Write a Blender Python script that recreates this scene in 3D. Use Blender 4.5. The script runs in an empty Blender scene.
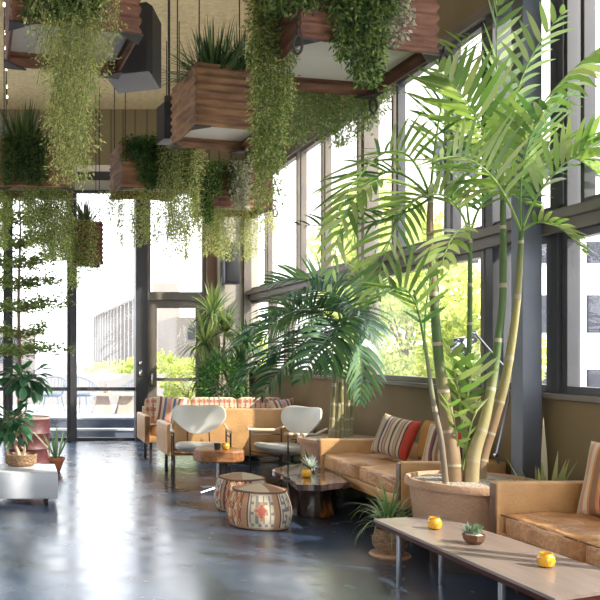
import bpy, bmesh, math, random
import numpy as np
from mathutils import Vector, Matrix, Euler
random.seed(7); rng = np.random.default_rng(11)
C = bpy.context.scene.collection
PI = math.pi
F = 850.0; EYE = 1.45

def W(px, py, Y):                      # a point of the photo at distance Y, in metres
    return Vector(((px-15)*Y/F, Y, EYE+(352-py)*Y/F))

# ------------------------------------------------------------------ materials
def _nt(name):
    m = bpy.data.materials.new(name); m.use_nodes = True
    nt = m.node_tree; b = nt.nodes['Principled BSDF']
    return m, nt, b

def mat(name, col, rough=.5, metal=0., col2=None, scale=6., bump=0., bscale=None, stretch=(1,1,1), spec=.5, coat=0., detail=6, lo=.35, hi=.65):
    m, nt, b = _nt(name)
    b.inputs['Roughness'].default_value = rough
    b.inputs['Metallic'].default_value = metal
    b.inputs['Specular IOR Level'].default_value = spec
    b.inputs['Coat Weight'].default_value = coat
    tc = nt.nodes.new('ShaderNodeTexCoord'); mp = nt.nodes.new('ShaderNodeMapping')
    mp.inputs['Scale'].default_value = stretch
    nt.links.new(tc.outputs['Object'], mp.inputs['Vector'])
    n = nt.nodes.new('ShaderNodeTexNoise'); n.inputs['Scale'].default_value = scale; n.inputs['Detail'].default_value = detail
    nt.links.new(mp.outputs[0], n.inputs['Vector'])
    r = nt.nodes.new('ShaderNodeValToRGB')
    c2 = col2 or tuple(c*.8 for c in col)
    r.color_ramp.elements[0].position = lo; r.color_ramp.elements[1].position = hi
    r.color_ramp.elements[0].color = (*col, 1); r.color_ramp.elements[1].color = (*c2, 1)
    nt.links.new(n.outputs['Fac'], r.inputs[0]); nt.links.new(r.outputs[0], b.inputs['Base Color'])
    if bump:
        n2 = nt.nodes.new('ShaderNodeTexNoise'); n2.inputs['Scale'].default_value = bscale or scale*3
        nt.links.new(mp.outputs[0], n2.inputs['Vector'])
        bp = nt.nodes.new('ShaderNodeBump'); bp.inputs['Strength'].default_value = bump; bp.inputs['Distance'].default_value = .02
        nt.links.new(n2.outputs['Fac'], bp.inputs['Height']); nt.links.new(bp.outputs[0], b.inputs['Normal'])
    return m

def amat(name, rough=.8, trans=0., bump=0., bscale=120, spec=.3):     # colour comes from the mesh's own pattern
    m, nt, b = _nt(name)
    a = nt.nodes.new('ShaderNodeAttribute'); a.attribute_name = 'Col'
    nt.links.new(a.outputs['Color'], b.inputs['Base Color'])
    b.inputs['Roughness'].default_value = rough; b.inputs['Specular IOR Level'].default_value = spec
    if bump:
        n2 = nt.nodes.new('ShaderNodeTexNoise'); n2.inputs['Scale'].default_value = bscale
        tc = nt.nodes.new('ShaderNodeTexCoord'); nt.links.new(tc.outputs['Object'], n2.inputs['Vector'])
        bp = nt.nodes.new('ShaderNodeBump'); bp.inputs['Strength'].default_value = bump; bp.inputs['Distance'].default_value = .01
        nt.links.new(n2.outputs['Fac'], bp.inputs['Height']); nt.links.new(bp.outputs[0], b.inputs['Normal'])
    if trans:
        t = nt.nodes.new('ShaderNodeBsdfTranslucent'); mx = nt.nodes.new('ShaderNodeMixShader')
        mx.inputs[0].default_value = trans
        g = nt.nodes.new('ShaderNodeMix'); g.data_type = 'RGBA'; g.blend_type = 'MULTIPLY'; g.inputs[0].default_value = 1
        g.inputs[7].default_value = (1.05, 1.1, .6, 1)
        nt.links.new(a.outputs['Color'], g.inputs[6]); nt.links.new(g.outputs[2], t.inputs['Color'])
        out = nt.nodes['Material Output']
        nt.links.new(b.outputs[0], mx.inputs[1]); nt.links.new(t.outputs[0], mx.inputs[2]); nt.links.new(mx.outputs[0], out.inputs[0])
    return m

def glass_mat(name='window_glass', refl=.06, tint=(1,1,1)):
    m = bpy.data.materials.new(name); m.use_nodes = True; nt = m.node_tree; nt.nodes.clear()
    o = nt.nodes.new('ShaderNodeOutputMaterial'); t = nt.nodes.new('ShaderNodeBsdfTransparent'); g = nt.nodes.new('ShaderNodeBsdfGlossy')
    t.inputs[0].default_value = (*tint, 1); g.inputs['Roughness'].default_value = .02
    mx = nt.nodes.new('ShaderNodeMixShader'); mx.inputs[0].default_value = .035
    nt.links.new(t.outputs[0], mx.inputs[1]); nt.links.new(g.outputs[0], mx.inputs[2]); nt.links.new(mx.outputs[0], o.inputs[0])
    return m

def emat(name, col, s):
    m = bpy.data.materials.new(name); m.use_nodes = True; nt = m.node_tree
    b = nt.nodes['Principled BSDF']; b.inputs['Emission Color'].default_value = (*col, 1); b.inputs['Emission Strength'].default_value = s
    return m

M = {}
M['leaf'] = amat('leaf_tissue', .36, .36, spec=.5)
M['fineleaf'] = amat('fine_leaf_tissue', .6, .5)
M['fabric'] = amat('woven_fabric', .95, 0, .5, 250)
M['leather'] = mat('tan_leather', (.62,.36,.155), .38, 0, (.50,.275,.11), 5, .25, 60)
M['leather_seat'] = mat('worn_tan_leather', (.58,.31,.14), .30, 0, (.42,.20,.085), 9, .5, 35)
M['leather_edge'] = mat('dark_leather_edge', (.16,.07,.03), .45, 0, (.1,.045,.02), 9)
M['olive'] = mat('olive_painted_wall', (.215,.155,.078), .8, 0, (.18,.13,.062), 2)
M['frame'] = mat('window_frame_paint', (.17,.145,.115), .5, 0, (.13,.11,.09), 3)
M['darkframe'] = mat('dark_frame', (.055,.055,.06), .45, 0, (.04,.04,.045), 3)
M['column'] = mat('blue_grey_painted_steel', (.13,.145,.18), .45, 0, (.105,.12,.15), 3)
M['plaster'] = mat('grey_beige_plaster', (.42,.39,.33), .8, 0, (.36,.33,.28), 3)
M['ceiling'] = mat('sprayed_tan_ceiling', (.86,.69,.39), .95, 0, (.70,.56,.31), 14, .8, 30)
M['rust'] = mat('rusted_corrugated_steel', (.24,.105,.055), .7, 0, (.12,.05,.03), 5, .3, 40, (1,1,4))
M['rustwood'] = mat('brown_corrugated_steel', (.36,.19,.085), .65, 0, (.15,.07,.03), 4, .3, 40, (1,1,5))
M['board'] = mat('pale_board', (.86,.80,.70), .8, 0, (.76,.70,.58), 3)
M['iron'] = mat('black_iron', (.035,.03,.03), .5, .3, (.05,.035,.03), 9)
M['rope'] = mat('dark_cable', (.03,.028,.025), .7)
M['soil'] = mat('potting_soil', (.05,.03,.02), .95, 0, (.09,.06,.04), 40, .8, 60)
M['gravel'] = mat('pale_gravel', (.55,.50,.43), .9, 0, (.20,.17,.14), 55, 1., 55, lo=.42, hi=.58)
M['planter'] = mat('brown_clay_planter', (.52,.33,.21), .65, 0, (.42,.25,.155), 4, .3, 60)
M['terracotta'] = mat('terracotta', (.46,.16,.07), .8, 0, (.36,.11,.05), 6)
M['white_lam'] = mat('white_laminate', (.52,.55,.60), .35, 0, (.48,.51,.56), 2)
M['vinyl'] = mat('off_white_vinyl', (.66,.66,.61), .35, 0, (.58,.58,.54), 4)
M['chrome'] = mat('chrome', (.7,.72,.75), .15, 1.)
M['steel'] = mat('grey_steel', (.28,.30,.34), .3, .8)
M['wood'] = mat('warm_wood', (.34,.155,.06), .3, 0, (.20,.085,.035), 5, .1, 10, (1,8,8))
M['armwood'] = mat('pale_arm_wood', (.62,.50,.36), .4, 0, (.5,.38,.26), 5)
M['slab'] = mat('lacquered_dark_slab', (.06,.035,.035), .1, 0, (.025,.02,.022), 4, .05, 8, (6,1,1), coat=.6)
M['stump'] = mat('charred_stump_wood', (.03,.018,.014), .3, 0, (.45,.17,.045), 3.5, .8, 8, lo=.56, hi=.66)
M['tabletop'] = mat('grey_brown_table_laminate', (.24,.19,.17), .3, 0, (.19,.15,.13), 4, .05, 12, (8,1,1))
M['tableedge'] = mat('dark_red_table_edge', (.10,.03,.025), .4)
M['barrel'] = mat('oxblood_barrel_paint', (.075,.012,.016), .5, 0, (.13,.05,.05), 7, .2, 30, lo=.45, hi=.75)
M['barreltop'] = mat('worn_barrel_rim', (.42,.30,.26), .6, 0, (.25,.14,.12), 10)
M['bark'] = mat('brown_bark', (.22,.14,.085), .9, 0, (.13,.08,.05), 20, .8, 40)
M['wicker'] = mat('woven_wicker', (.40,.26,.15), .85, 0, (.2,.11,.06), 30, 1., 60, (1,1,2))
M['stone'] = mat('pale_stone', (.55,.45,.40), .85, 0, (.42,.34,.30), 3)
M['wirewhite'] = mat('pale_blue_wire', (.10,.17,.28), .5)
M['concrete'] = mat('pale_outdoor_concrete', (.55,.56,.60), .85, 0, (.47,.48,.53), 1.5)
M['step'] = mat('blue_grey_step_stone', (.12,.15,.21), .8, 0, (.095,.12,.17), 3)
M['steptop'] = mat('pale_step_nosing', (.50,.54,.60), .7)
M['render'] = mat('cream_render', (.78,.74,.70), .9, 0, (.72,.67,.62), .6)
M['beige'] = mat('beige_render', (.55,.46,.38), .9, 0, (.5,.41,.33), .6)
M['bglass'] = mat('building_glass', (.03,.032,.045), .5, 0, (.06,.065,.08), .8, spec=.2)
M['beige2'] = mat('sandy_concrete', (.25,.22,.19), .9, 0, (.21,.18,.155), .6)
M['garden'] = mat('shaded_garden_wall', (.30,.29,.29), .9, 0, (.26,.25,.25), 1)
M['sign'] = mat('brown_brick', (.34,.22,.17), .9, 0, (.28,.17,.13), 3)
M['pale'] = mat('bleached_concrete', (.34,.32,.30), .9, 0, (.30,.28,.26), .6)
M['black'] = mat('black_speaker_plastic', (.018,.018,.02), .45)
M['greyplastic'] = mat('grey_speaker_grille', (.36,.33,.33), .6, 0, (.3,.28,.28), 60)
M['glass'] = glass_mat()
M['yellow'] = mat('amber_candle_glass', (.80,.45,.03), .15, 0, (.70,.30,.01), 25, .4, 40, coat=.5)
M['wax'] = mat('cream_wax', (.85,.70,.35), .5)
M['bulb'] = emat('warm_bulb', (1,.85,.6), 8)

def floor_mat():
    m, nt, b = _nt('polished_concrete')
    tc = nt.nodes.new('ShaderNodeTexCoord')
    n1 = nt.nodes.new('ShaderNodeTexNoise'); n1.inputs['Scale'].default_value = .9; n1.inputs['Detail'].default_value = 8; n1.inputs['Distortion'].default_value = .6
    n2 = nt.nodes.new('ShaderNodeTexNoise'); n2.inputs['Scale'].default_value = 3; n2.inputs['Detail'].default_value = 3
    for n in (n1, n2): nt.links.new(tc.outputs['Object'], n.inputs['Vector'])
    r = nt.nodes.new('ShaderNodeValToRGB'); e = r.color_ramp.elements
    e[0].position = .32; e[0].color = (.016,.032,.066, 1); e[1].position = .70; e[1].color = (.050,.080,.140, 1)
    nt.links.new(n1.outputs[0], r.inputs[0]); nt.links.new(r.outputs[0], b.inputs['Base Color'])
    mr = nt.nodes.new('ShaderNodeMapRange'); mr.inputs[1].default_value = .3; mr.inputs[2].default_value = .7
    mr.inputs[3].default_value = .15; mr.inputs[4].default_value = .30
    nt.links.new(n2.outputs[0], mr.inputs[0]); nt.links.new(mr.outputs[0], b.inputs['Roughness'])
    b.inputs['Specular IOR Level'].default_value = .9; b.inputs['Coat Weight'].default_value = .35; b.inputs['Coat Roughness'].default_value = .32
    bp = nt.nodes.new('ShaderNodeBump'); bp.inputs['Strength'].default_value = .03; bp.inputs['Distance'].default_value = .02
    n3 = nt.nodes.new('ShaderNodeTexNoise'); n3.inputs['Scale'].default_value = 2.2; n3.inputs['Detail'].default_value = 3
    nt.links.new(tc.outputs['Object'], n3.inputs['Vector'])
    nt.links.new(n3.outputs[0], bp.inputs['Height']); nt.links.new(bp.outputs[0], b.inputs['Normal'])
    return m
M['floor'] = floor_mat()

def siding_mat():
    m, nt, b = _nt('olive_vertical_siding')
    tc = nt.nodes.new('ShaderNodeTexCoord'); w = nt.nodes.new('ShaderNodeTexWave'); w.inputs['Scale'].default_value = 1.6
    w.wave_type = 'BANDS'; w.bands_direction = 'X'
    nt.links.new(tc.outputs['Object'], w.inputs['Vector'])
    r = nt.nodes.new('ShaderNodeValToRGB'); e = r.color_ramp.elements
    e[0].position = 0; e[0].color = (.16,.125,.06, 1); e[1].position = .12; e[1].color = (.27,.215,.115, 1)
    nt.links.new(w.outputs[0], r.inputs[0]); nt.links.new(r.outputs[0], b.inputs['Base Color']); b.inputs['Roughness'].default_value = .8
    return m
M['siding'] = siding_mat()

def trunk_mat():                        # ringed green and tan palm stem
    return amat('ringed_palm_stem', .55, 0, .2, 40)
M['stem'] = trunk_mat()

# ------------------------------------------------------------------ mesh builder
class MB:
    def __init__(s): s.v = []; s.f = []; s.c = []; s.n = 0; s.chunks = []
    def add(s, vs, fs, col=None):
        o = s.n; s.v.extend([tuple(p) for p in vs]); s.n += len(vs)
        s.f.extend([tuple(i+o for i in f) for f in fs])
        if callable(col): s.c.extend([col(i) for i in range(len(fs))])
        else: s.c.extend([col or (.5,.5,.5)]*len(fs))
        return s
    def bm(s, b, mtx=None, col=None):
        if mtx is not None: bmesh.ops.transform(b, matrix=mtx, verts=b.verts)
        b.verts.index_update()
        s.add([v.co[:] for v in b.verts], [[v.index for v in f.verts] for f in b.faces], col); b.free(); return s
    def box(s, c, size, r=.0, rot=(0,0,0), seg=2, col=None):
        b = bmesh.new(); bmesh.ops.create_cube(b, size=1)
        bmesh.ops.scale(b, vec=size, verts=b.verts)
        if r: bmesh.ops.bevel(b, geom=b.edges[:], offset=r, segments=seg, profile=.5, affect='EDGES')
        return s.bm(b, Matrix.Translation(c) @ Euler(rot).to_matrix().to_4x4(), col)
    def span(s, x0, x1, y0, y1, z0, z1, r=.0): return s.box(((x0+x1)/2,(y0+y1)/2,(z0+z1)/2), (abs(x1-x0),abs(y1-y0),abs(z1-z0)), r)
    def puff(s, c, size, k=6, rot=(0,0,0), n=10, col=None, warp=None):
        b = bmesh.new(); bmesh.ops.create_cube(b, size=2); bmesh.ops.subdivide_edges(b, edges=b.edges[:], cuts=n, use_grid_fill=True)
        for v in b.verts:
            p = v.co; d = (abs(p.x)**k+abs(p.y)**k+abs(p.z)**k)**(1/k)
            q = p/d
            v.co = Vector((q.x*size[0]/2, q.y*size[1]/2, q.z*size[2]/2))
            if warp: v.co = warp(v.co)
        return s.bm(b, Matrix.Translation(c) @ Euler(rot).to_matrix().to_4x4(), col)
    def tube(s, pts, rad, seg=8, cap=True, col=None):
        pts = [Vector(p) for p in pts]; n = len(pts)
        if not hasattr(rad, '__len__'): rad = [rad]*n
        vs = []; fs = []; up = None
        for i, p in enumerate(pts):
            t = (pts[min(i+1,n-1)]-pts[max(i-1,0)])
            if t.length < 1e-9: t = Vector((0,0,1))
            t.normalize()
            if up is None: up = t.orthogonal().normalized()
            u = (up - t*up.dot(t))
            u = u.normalized() if u.length > 1e-6 else t.orthogonal().normalized()
            up = u; w = t.cross(u)
            for k in range(seg):
                a = 2*PI*k/seg; vs.append(p+(u*math.cos(a)+w*math.sin(a))*rad[i])
        cl = []
        for i in range(n-1):
            for k in range(seg):
                fs.append((i*seg+k, i*seg+(k+1)%seg, (i+1)*seg+(k+1)%seg, (i+1)*seg+k)); cl.append(i)
        if cap: fs.append(tuple(range(seg))[::-1]); fs.append(tuple((n-1)*seg+k for k in range(seg))); cl += [0, n-1]
        return s.add(vs, fs, (lambda j: col(cl[j])) if callable(col) else col)
    def lathe(s, prof, seg=32, c=(0,0,0), sx=1, sy=1, col=None, wob=None):
        vs = []; fs = []; n = len(prof); meta = []
        for i,(r,z) in enumerate(prof):
            for k in range(seg):
                a = 2*PI*k/seg; rr = max(r,1e-4)*(wob(a,z) if wob else 1)
                vs.append((c[0]+rr*math.cos(a)*sx, c[1]+rr*math.sin(a)*sy, c[2]+z))
        for i in range(n-1):
            for k in range(seg):
                fs.append((i*seg+k, i*seg+(k+1)%seg, (i+1)*seg+(k+1)%seg, (i+1)*seg+k)); meta.append((i,k))
        return s.add(vs, fs, (lambda j: col(*meta[j])) if callable(col) else col)
    def prism(s, poly, z0, z1):
        n = len(poly)
        vs = [(x,y,z0) for x,y in poly]+[(x,y,z1) for x,y in poly]
        fs = [tuple(range(n))[::-1], tuple(range(n,2*n))]+[(i,(i+1)%n,n+(i+1)%n,n+i) for i in range(n)]
        return s.add(vs, fs)
    def build(s, name, m, parent=None, smooth=True, loc=(0,0,0), autos=40):
        me = bpy.data.meshes.new(name)
        me.from_pydata(s.v, [], s.f); me.materials.append(m)
        a = me.color_attributes.new('Col', 'FLOAT_COLOR', 'CORNER')
        lens = np.array([len(f) for f in s.f]); cc = np.array(s.c, dtype=np.float32)
        cc = np.repeat(cc, lens, axis=0); cc = np.concatenate([cc, np.ones((len(cc),1),np.float32)], 1)
        a.data.foreach_set('color', cc.ravel())
        if smooth:
            me.polygons.foreach_set('use_smooth', [True]*len(me.polygons))
            try: me.set_sharp_from_angle(angle=math.radians(autos))
            except Exception: pass
        me.update()
        o = bpy.data.objects.new(name, me); C.objects.link(o); o.location = loc
        if parent: o.parent = parent
        return o

def leaf_mesh(name, P, D, L, Wd, cols, m, parent=None, curl=.15):
    """n small lens-shaped leaves: positions P, directions D."""
    P = np.asarray(P, float); D = np.asarray(D, float); n = len(P)
    D = D/np.maximum(np.linalg.norm(D,axis=1,keepdims=True),1e-6)
    R = rng.normal(size=(n,3)); S = np.cross(D,R); S /= np.maximum(np.linalg.norm(S,axis=1,keepdims=True),1e-6)
    N = np.cross(D,S); L = np.asarray(L).reshape(-1,1)*np.ones((n,1)); Wd = np.asarray(Wd).reshape(-1,1)*np.ones((n,1))
    a = P; b = P+D*L*.45+S*Wd*.5+N*L*curl*.3; c = P+D*L-N*L*curl*.2; d = P+D*L*.45-S*Wd*.5+N*L*curl*.3
    V = np.stack([a,b,c,d],1).reshape(-1,3)
    me = bpy.data.meshes.new(name)
    me.vertices.add(4*n); me.vertices.foreach_set('co', V.astype(np.float32).ravel())
    me.loops.add(4*n); me.loops.foreach_set('vertex_index', np.arange(4*n, dtype=np.int32))
    me.polygons.add(n); me.polygons.foreach_set('loop_start', (np.arange(n)*4).astype(np.int32))
    try: me.polygons.foreach_set('loop_total', np.full(n,4,dtype=np.int32))
    except Exception: pass
    me.materials.append(m); me.update(calc_edges=True)
    at = me.color_attributes.new('Col', 'FLOAT_COLOR', 'CORNER')
    cc = np.repeat(np.concatenate([np.asarray(cols), np.ones((n,1))],1), 4, axis=0).astype(np.float32)
    at.data.foreach_set('color', cc.ravel()); me.validate()
    o = bpy.data.objects.new(name, me); C.objects.link(o)
    if parent: o.parent = parent
    return o

def vary(base, n, amt=.25, hue=.12):
    base = np.array(base); k = 1+amt*rng.uniform(-1,1,(n,1)); h = 1+hue*rng.uniform(-1,1,(n,3))
    return np.clip(base*k*h, 0, 1)
def mixcols(cols, n, amt=.25):
    idx = rng.integers(0, len(cols), n); return np.clip(np.array(cols)[idx]*(1+amt*rng.uniform(-1,1,(n,1))), 0, 1)

def tag(o, label=None, cat=None, group=None, kind=None):
    if label: o['label'] = label
    if cat: o['category'] = cat
    if group: o['group'] = group
    if kind: o['kind'] = kind
    return o
def thing(name, loc, label, cat, group=None, rz=0., kind=None):
    o = bpy.data.objects.new(name, None); C.objects.link(o); o.location = loc; o.rotation_euler = (0,0,rz); o.empty_display_size = .1
    return tag(o, label, cat, group, kind)
def copy_tree(o, parent=None):
    c = o.copy(); C.objects.link(c); c.parent = parent
    for ch in list(o.children): copy_tree(ch, c)
    return c
def struct(name, mb, m, label=None, parent=None, smooth=False):
    o = mb.build(name, m, parent, smooth)
    if not parent: o['kind'] = 'structure'
    if label: o['label'] = label
    return o

# ------------------------------------------------------------------ room shell
XR = 3.8; YF = 13.9; ZC = 5.42; XL = -6.0; YB = -2.5
b = MB(); b.add([(XL,YB,0),(XR+.15,YB,0),(XR+.15,YF+.1,0),(XL,YF+.1,0),(XL,YB,-.1),(XR+.15,YB,-.1),(XR+.15,YF+.1,-.1),(XL,YF+.1,-.1)],
      [(0,1,2,3),(7,6,5,4),(0,4,5,1),(1,5,6,2),(2,6,7,3),(3,7,4,0)])
struct('floor', b, M['floor'], 'dark blue grey polished concrete floor')
b = MB(); b.span(XL-.2, XR+.2, YB, YF+.2, ZC, ZC+.2); struct('ceiling', b, M['ceiling'], 'rough tan sprayed ceiling')
b = MB(); b.span(XR, XR+.18, YB, YF, 0, 1.12); b.span(XR, XR+.18, YB, YF, 4.22, ZC)
struct('wall_right', b, M['olive'], 'olive brown wall under and over the windows')
b = MB(); b.span(XR-.05, XR+.02, YB, YF-.02, 1.12, 1.16, .005); struct('trim_1', b, M['frame'], 'window sill along right wall')
b = MB(); b.span(XR-.06, XR+.14, YB, YF-.02, 2.28, 2.44, .005); b.span(XR-.11, XR-.06, YB, YF-.02, 2.36, 2.42, .005)
struct('trim_2', b, M['frame'], 'long beam between lower and upper windows')
b = MB(); b.span(XR-.05, XR+.14, YB, YF-.02, 4.14, 4.22, .005); struct('trim_3', b, M['frame'], 'head beam over the upper windows')

wn = [0]
def window(x0, x1, y0, y1, z0, z1, fr=.05, m='frame', bars=(), axis='Y', label=None):
    """a framed bay; along Y on the right wall, along X on the far wall."""
    wn[0] += 1
    w = bpy.data.objects.new('window_%d' % wn[0], None); C.objects.link(w); w['kind'] = 'structure'
    if label: w['label'] = label
    w.location = ((x0+x1)/2, (y0+y1)/2, z0)
    ox, oy, oz = w.location
    f = MB()
    if axis == 'Y':
        for a, c_, e, g in ((y0,y0+fr,z0,z1),(y1-fr,y1,z0,z1),(y0+fr,y1-fr,z0,z0+fr),(y0+fr,y1-fr,z1-fr,z1)):
            f.span(x0-ox, x1-ox, a-oy, c_-oy, e-oz, g-oz, .004)
    else:
        for a, c_, e, g in ((x0,x0+fr,z0,z1),(x1-fr,x1,z0,z1),(x0+fr,x1-fr,z0,z0+fr),(x0+fr,x1-fr,z1-fr,z1)):
            f.span(a-ox, c_-ox, y0-oy, y1-oy, e-oz, g-oz, .004)
    f.build('window_frame', M[m], w, False)
    for z in bars:
        g = MB()
        if axis == 'Y': g.span(x0-ox, x1-ox, y0+fr-oy, y1-fr-oy, z-.02-oz, z+.02-oz)
        else: g.span(x0+fr-ox, x1-fr-ox, y0-oy, y1-oy, z-.03-oz, z+.03-oz)
        g.build('glazing_bar', M[m], w, False)
    p = MB()
    if axis == 'Y':
        xm = (x0+x1)/2-ox; p.span(xm-.004, xm+.004, y0+fr-oy, y1-fr-oy, z0+fr-oz, z1-fr-oz)
    else:
        ym = (y0+y1)/2-oy; p.span(x0+fr-ox, x1-fr-ox, ym-.004, ym+.004, z0+fr-oz, z1-fr-oz)
    p.build('window_pane', M['glass'], w, False)
    return w
def yr(px): return 3230./(px-15)
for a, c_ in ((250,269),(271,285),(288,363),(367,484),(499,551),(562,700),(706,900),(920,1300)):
    window(XR, XR+.08, yr(c_), yr(a) if a>250 else YF-.03, 1.16, 2.28, .055, 'frame' if a < 480 else 'darkframe')  # nearer bays use the darker frame material
window(XR, XR+.08, -2.4, yr(1330), 1.16, 2.28, .055)
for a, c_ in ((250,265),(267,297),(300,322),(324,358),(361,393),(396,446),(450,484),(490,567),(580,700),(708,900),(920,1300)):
    window(XR, XR+.08, yr(c_), yr(a) if a>250 else YF-.03, 2.44, 4.14, .04, 'frame' if a < 390 else 'darkframe')  # upper row likewise: darker frame colour on the nearer bays
window(XR, XR+.08, -2.4, yr(1330), 2.44, 4.14, .05)
# steel posts between the lower bays
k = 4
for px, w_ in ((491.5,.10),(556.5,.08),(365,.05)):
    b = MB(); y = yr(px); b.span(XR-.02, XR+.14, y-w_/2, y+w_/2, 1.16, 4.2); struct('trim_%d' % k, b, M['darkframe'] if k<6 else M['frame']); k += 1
# column standing by the right wall
t = MB(); t.span(3.60,3.74,6.03,6.17,0,ZC,.006); struct('trim_7', t, M['column'], 'blue grey square steel column')

# far wall
def xf(px): return (px-15)*YF/F
def zf(py): return EYE+(352-py)*YF/F
b = MB(); b.span(XL, XR+.2, YF, YF+.15, zf(166), ZC); struct('wall_far', b, M['siding'], 'olive siding above the far windows')
b = MB(); b.span(XL, XR, YF-.08, YF+.12, zf(172), zf(166), .005); struct('trim_8', b, M['board'], 'pale rail under the siding')
b = MB(); b.span(XL, XR, YF-.02, YF+.12, zf(181), zf(172)); struct('trim_9', b, M['darkframe'])
b = MB(); b.span(XL, XR, YF-.06, YF+.12, zf(190), zf(181), .005); struct('trim_10', b, M['plaster'])
zt = zf(190)
edges = [-283, -218, -153, -88, -57, 8, 72, 140]
for i in range(len(edges)-1):
    if i == 3: continue
    x0 = xf(edges[i]); x1 = xf(edges[i+1])
    if i == 2: x1 = xf(-57)+0.0
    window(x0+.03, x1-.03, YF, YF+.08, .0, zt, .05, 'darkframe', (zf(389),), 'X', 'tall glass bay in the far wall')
for e in edges[:3]+edges[4:7]:
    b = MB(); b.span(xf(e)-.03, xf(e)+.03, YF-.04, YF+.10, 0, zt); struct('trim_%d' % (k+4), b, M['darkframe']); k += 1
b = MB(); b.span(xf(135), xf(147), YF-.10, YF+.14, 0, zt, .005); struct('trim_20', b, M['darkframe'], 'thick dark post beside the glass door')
# door
window(xf(147), xf(206), YF, YF+.08, zf(296), zt, .06, 'frame', (), 'X', 'glass transom above the door')
b = MB(); b.span(xf(147), xf(206), YF-.03, YF+.10, zf(300), zf(292), .005); struct('trim_21', b, M['frame'])
d = thing('door_1', (xf(177), YF+.02, 0), None, None, kind='structure'); d['label'] = 'grey framed glass door in the far wall'
ox = xf(177)
f = MB()
f.span(xf(148)-ox, xf(157)-ox, 0, .06, 0, zf(300)); f.span(xf(196)-ox, xf(205)-ox, 0, .06, 0, zf(300))
f.span(xf(157)-ox, xf(196)-ox, 0, .06, zf(308), zf(300)); f.span(xf(157)-ox, xf(196)-ox, 0, .06, 0, .18)
f.build('door_frame', M['frame'], d, False)
f = MB(); f.span(xf(157)-ox, xf(196)-ox, 0, .05, zf(381), zf(378)); f.build('glazing_bar', M['frame'], d, False)
f = MB(); f.span(xf(157)-ox, xf(196)-ox, .02, .03, .18, zf(308)); f.build('door_pane', M['glass'], d, False)
f = MB(); f.box((xf(152)-ox, -.02, 1.0), (.03,.03,.22), .008); f.build('door_handle', M['chrome'], d)
# lock plates on the post
for q_, h_, lb in ((363,.06,'upper small square metal lock plate on the dark post beside the glass door'),(373,.10,'lower taller metal lock plate on the dark post beside the glass door')):
    f = MB(); f.box((xf(139.5), YF-.108, zf(q_)), (.05,.015,h_), .004); o = f.build('lock_plate', M['chrome']); tag(o, lb, 'lock')
# solid part of far wall right of the door
b = MB(); b.span(xf(206), xf(216), YF-.06, YF+.12, 0, zt); struct('wall_far_side', b, M['sign'], 'dark red brown strip beside the door')
b = MB(); b.span(xf(216), XR+.1, YF-.25, YF+.12, 0, zt+.1); struct('wall_far_corner', b, M['plaster'], 'grey beige corner pier')
b = MB(); b.span(xf(239), xf(246), YF-.32, YF-.25, 0, 4.9); struct('trim_22', b, M['frame'])
# unseen left side: wall with openings shaped to let sky light fill the room
b = MB(); b.span(XL-.15, XL, YB, YF, 0, 2.9); b.span(XL-.15, XL, YB, YF, 4.6, ZC)
struct('wall_left', b, M['olive'])
b = MB(); b.span(XL, -1.5, YB-.15, YB, 0, ZC); b.span(-1.5, XR+.18, YB-.15, YB, 3.2, ZC); struct('wall_back', b, M['olive'])  # unseen back wall, its opening shaped for sky fill light
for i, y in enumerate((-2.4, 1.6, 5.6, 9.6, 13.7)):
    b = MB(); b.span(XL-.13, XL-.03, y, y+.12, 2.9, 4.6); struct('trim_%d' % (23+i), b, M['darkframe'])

# ------------------------------------------------------------------ outdoors
b = MB(); b.span(-60, 70, -30, 140, -.3, -.12); o = b.build('ground', M['concrete'], None, False); tag(o, kind='structure')
b = MB(); b.span(-9, 5.5, 14.9, 18.5, -.12, .27); b.span(-9, 5.5, 14.35, 14.9, -.12, .12)
o = b.build('patio_steps', M['step'], None, False); tag(o, kind='structure'); o['label'] = 'blue grey stone steps up to the patio'
b = MB(); b.span(-9, 5.5, 14.33, 14.55, .12, .15); b.span(-9, 5.5, 14.88, 18.5, .27, .30)
o = b.build('patio_paving', M['steptop'], None, False); tag(o, kind='structure')
b = MB(); b.span(-9, 5.6, 18.5, 18.7, -.12, .97); o = b.build('patio_wall', M['garden'], None, False); tag(o, kind='structure'); o['label'] = 'low pale wall behind the patio'

def wire_chair(loc, rz, label):
    t = thing('patio_chair', loc, label, 'chair', 'wire chairs on the patio', rz)
    for s in (-1,1):
        for q in (-1,1): b = MB(); b.tube([(s*.16,q*.14,.30),(s*.22,q*.2,0)], .010, 6); b.build('leg', M['wirewhite'], t)
    b = MB()
    for i in range(15):
        a = -PI*1.15/2+PI*1.15*i/14
        x = math.sin(a); y = math.cos(a)
        b.tube([(x*.12,y*.1,.28),(x*.22,y*.2,.34),(x*.28,y*.27,.50),(x*.29,y*.29,.50+.16*max(0,math.cos(a)))], .006, 5)
    b.tube([(math.sin(a)*.29,math.cos(a)*.29,.50+.16*max(0,math.cos(a))) for a in [(-PI*1.15/2+PI*1.15*i/24) for i in range(25)]], .009, 6)
    b.tube([(math.sin(a)*.2,math.cos(a)*.19,.33) for a in [2*PI*i/24 for i in range(25)]], .009, 6)
    b.build('wire_shell', M['wirewhite'], t)
    b = MB(); b.lathe([(.0,.28),(.19,.31),(.2,.32),(.19,.325),(0,.30)], 20); b.build('seat', M['wirewhite'], t)
    return t
wire_chair((.70,16.4,.30), -.3, 'pale blue wire patio chair left of the dark mullion, seen through the glass')
wire_chair((1.32,16.5,.30), .5, 'pale blue wire patio chair between the dark mullion and the stone table')
wire_chair((2.33,16.4,.30), -.9, 'pale blue wire patio chair against the thick dark post, right of the stone table')
t = thing('patio_table', (1.85,15.9,.30), 'stone patio table on tapered block bases behind the glass', 'table')
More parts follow.
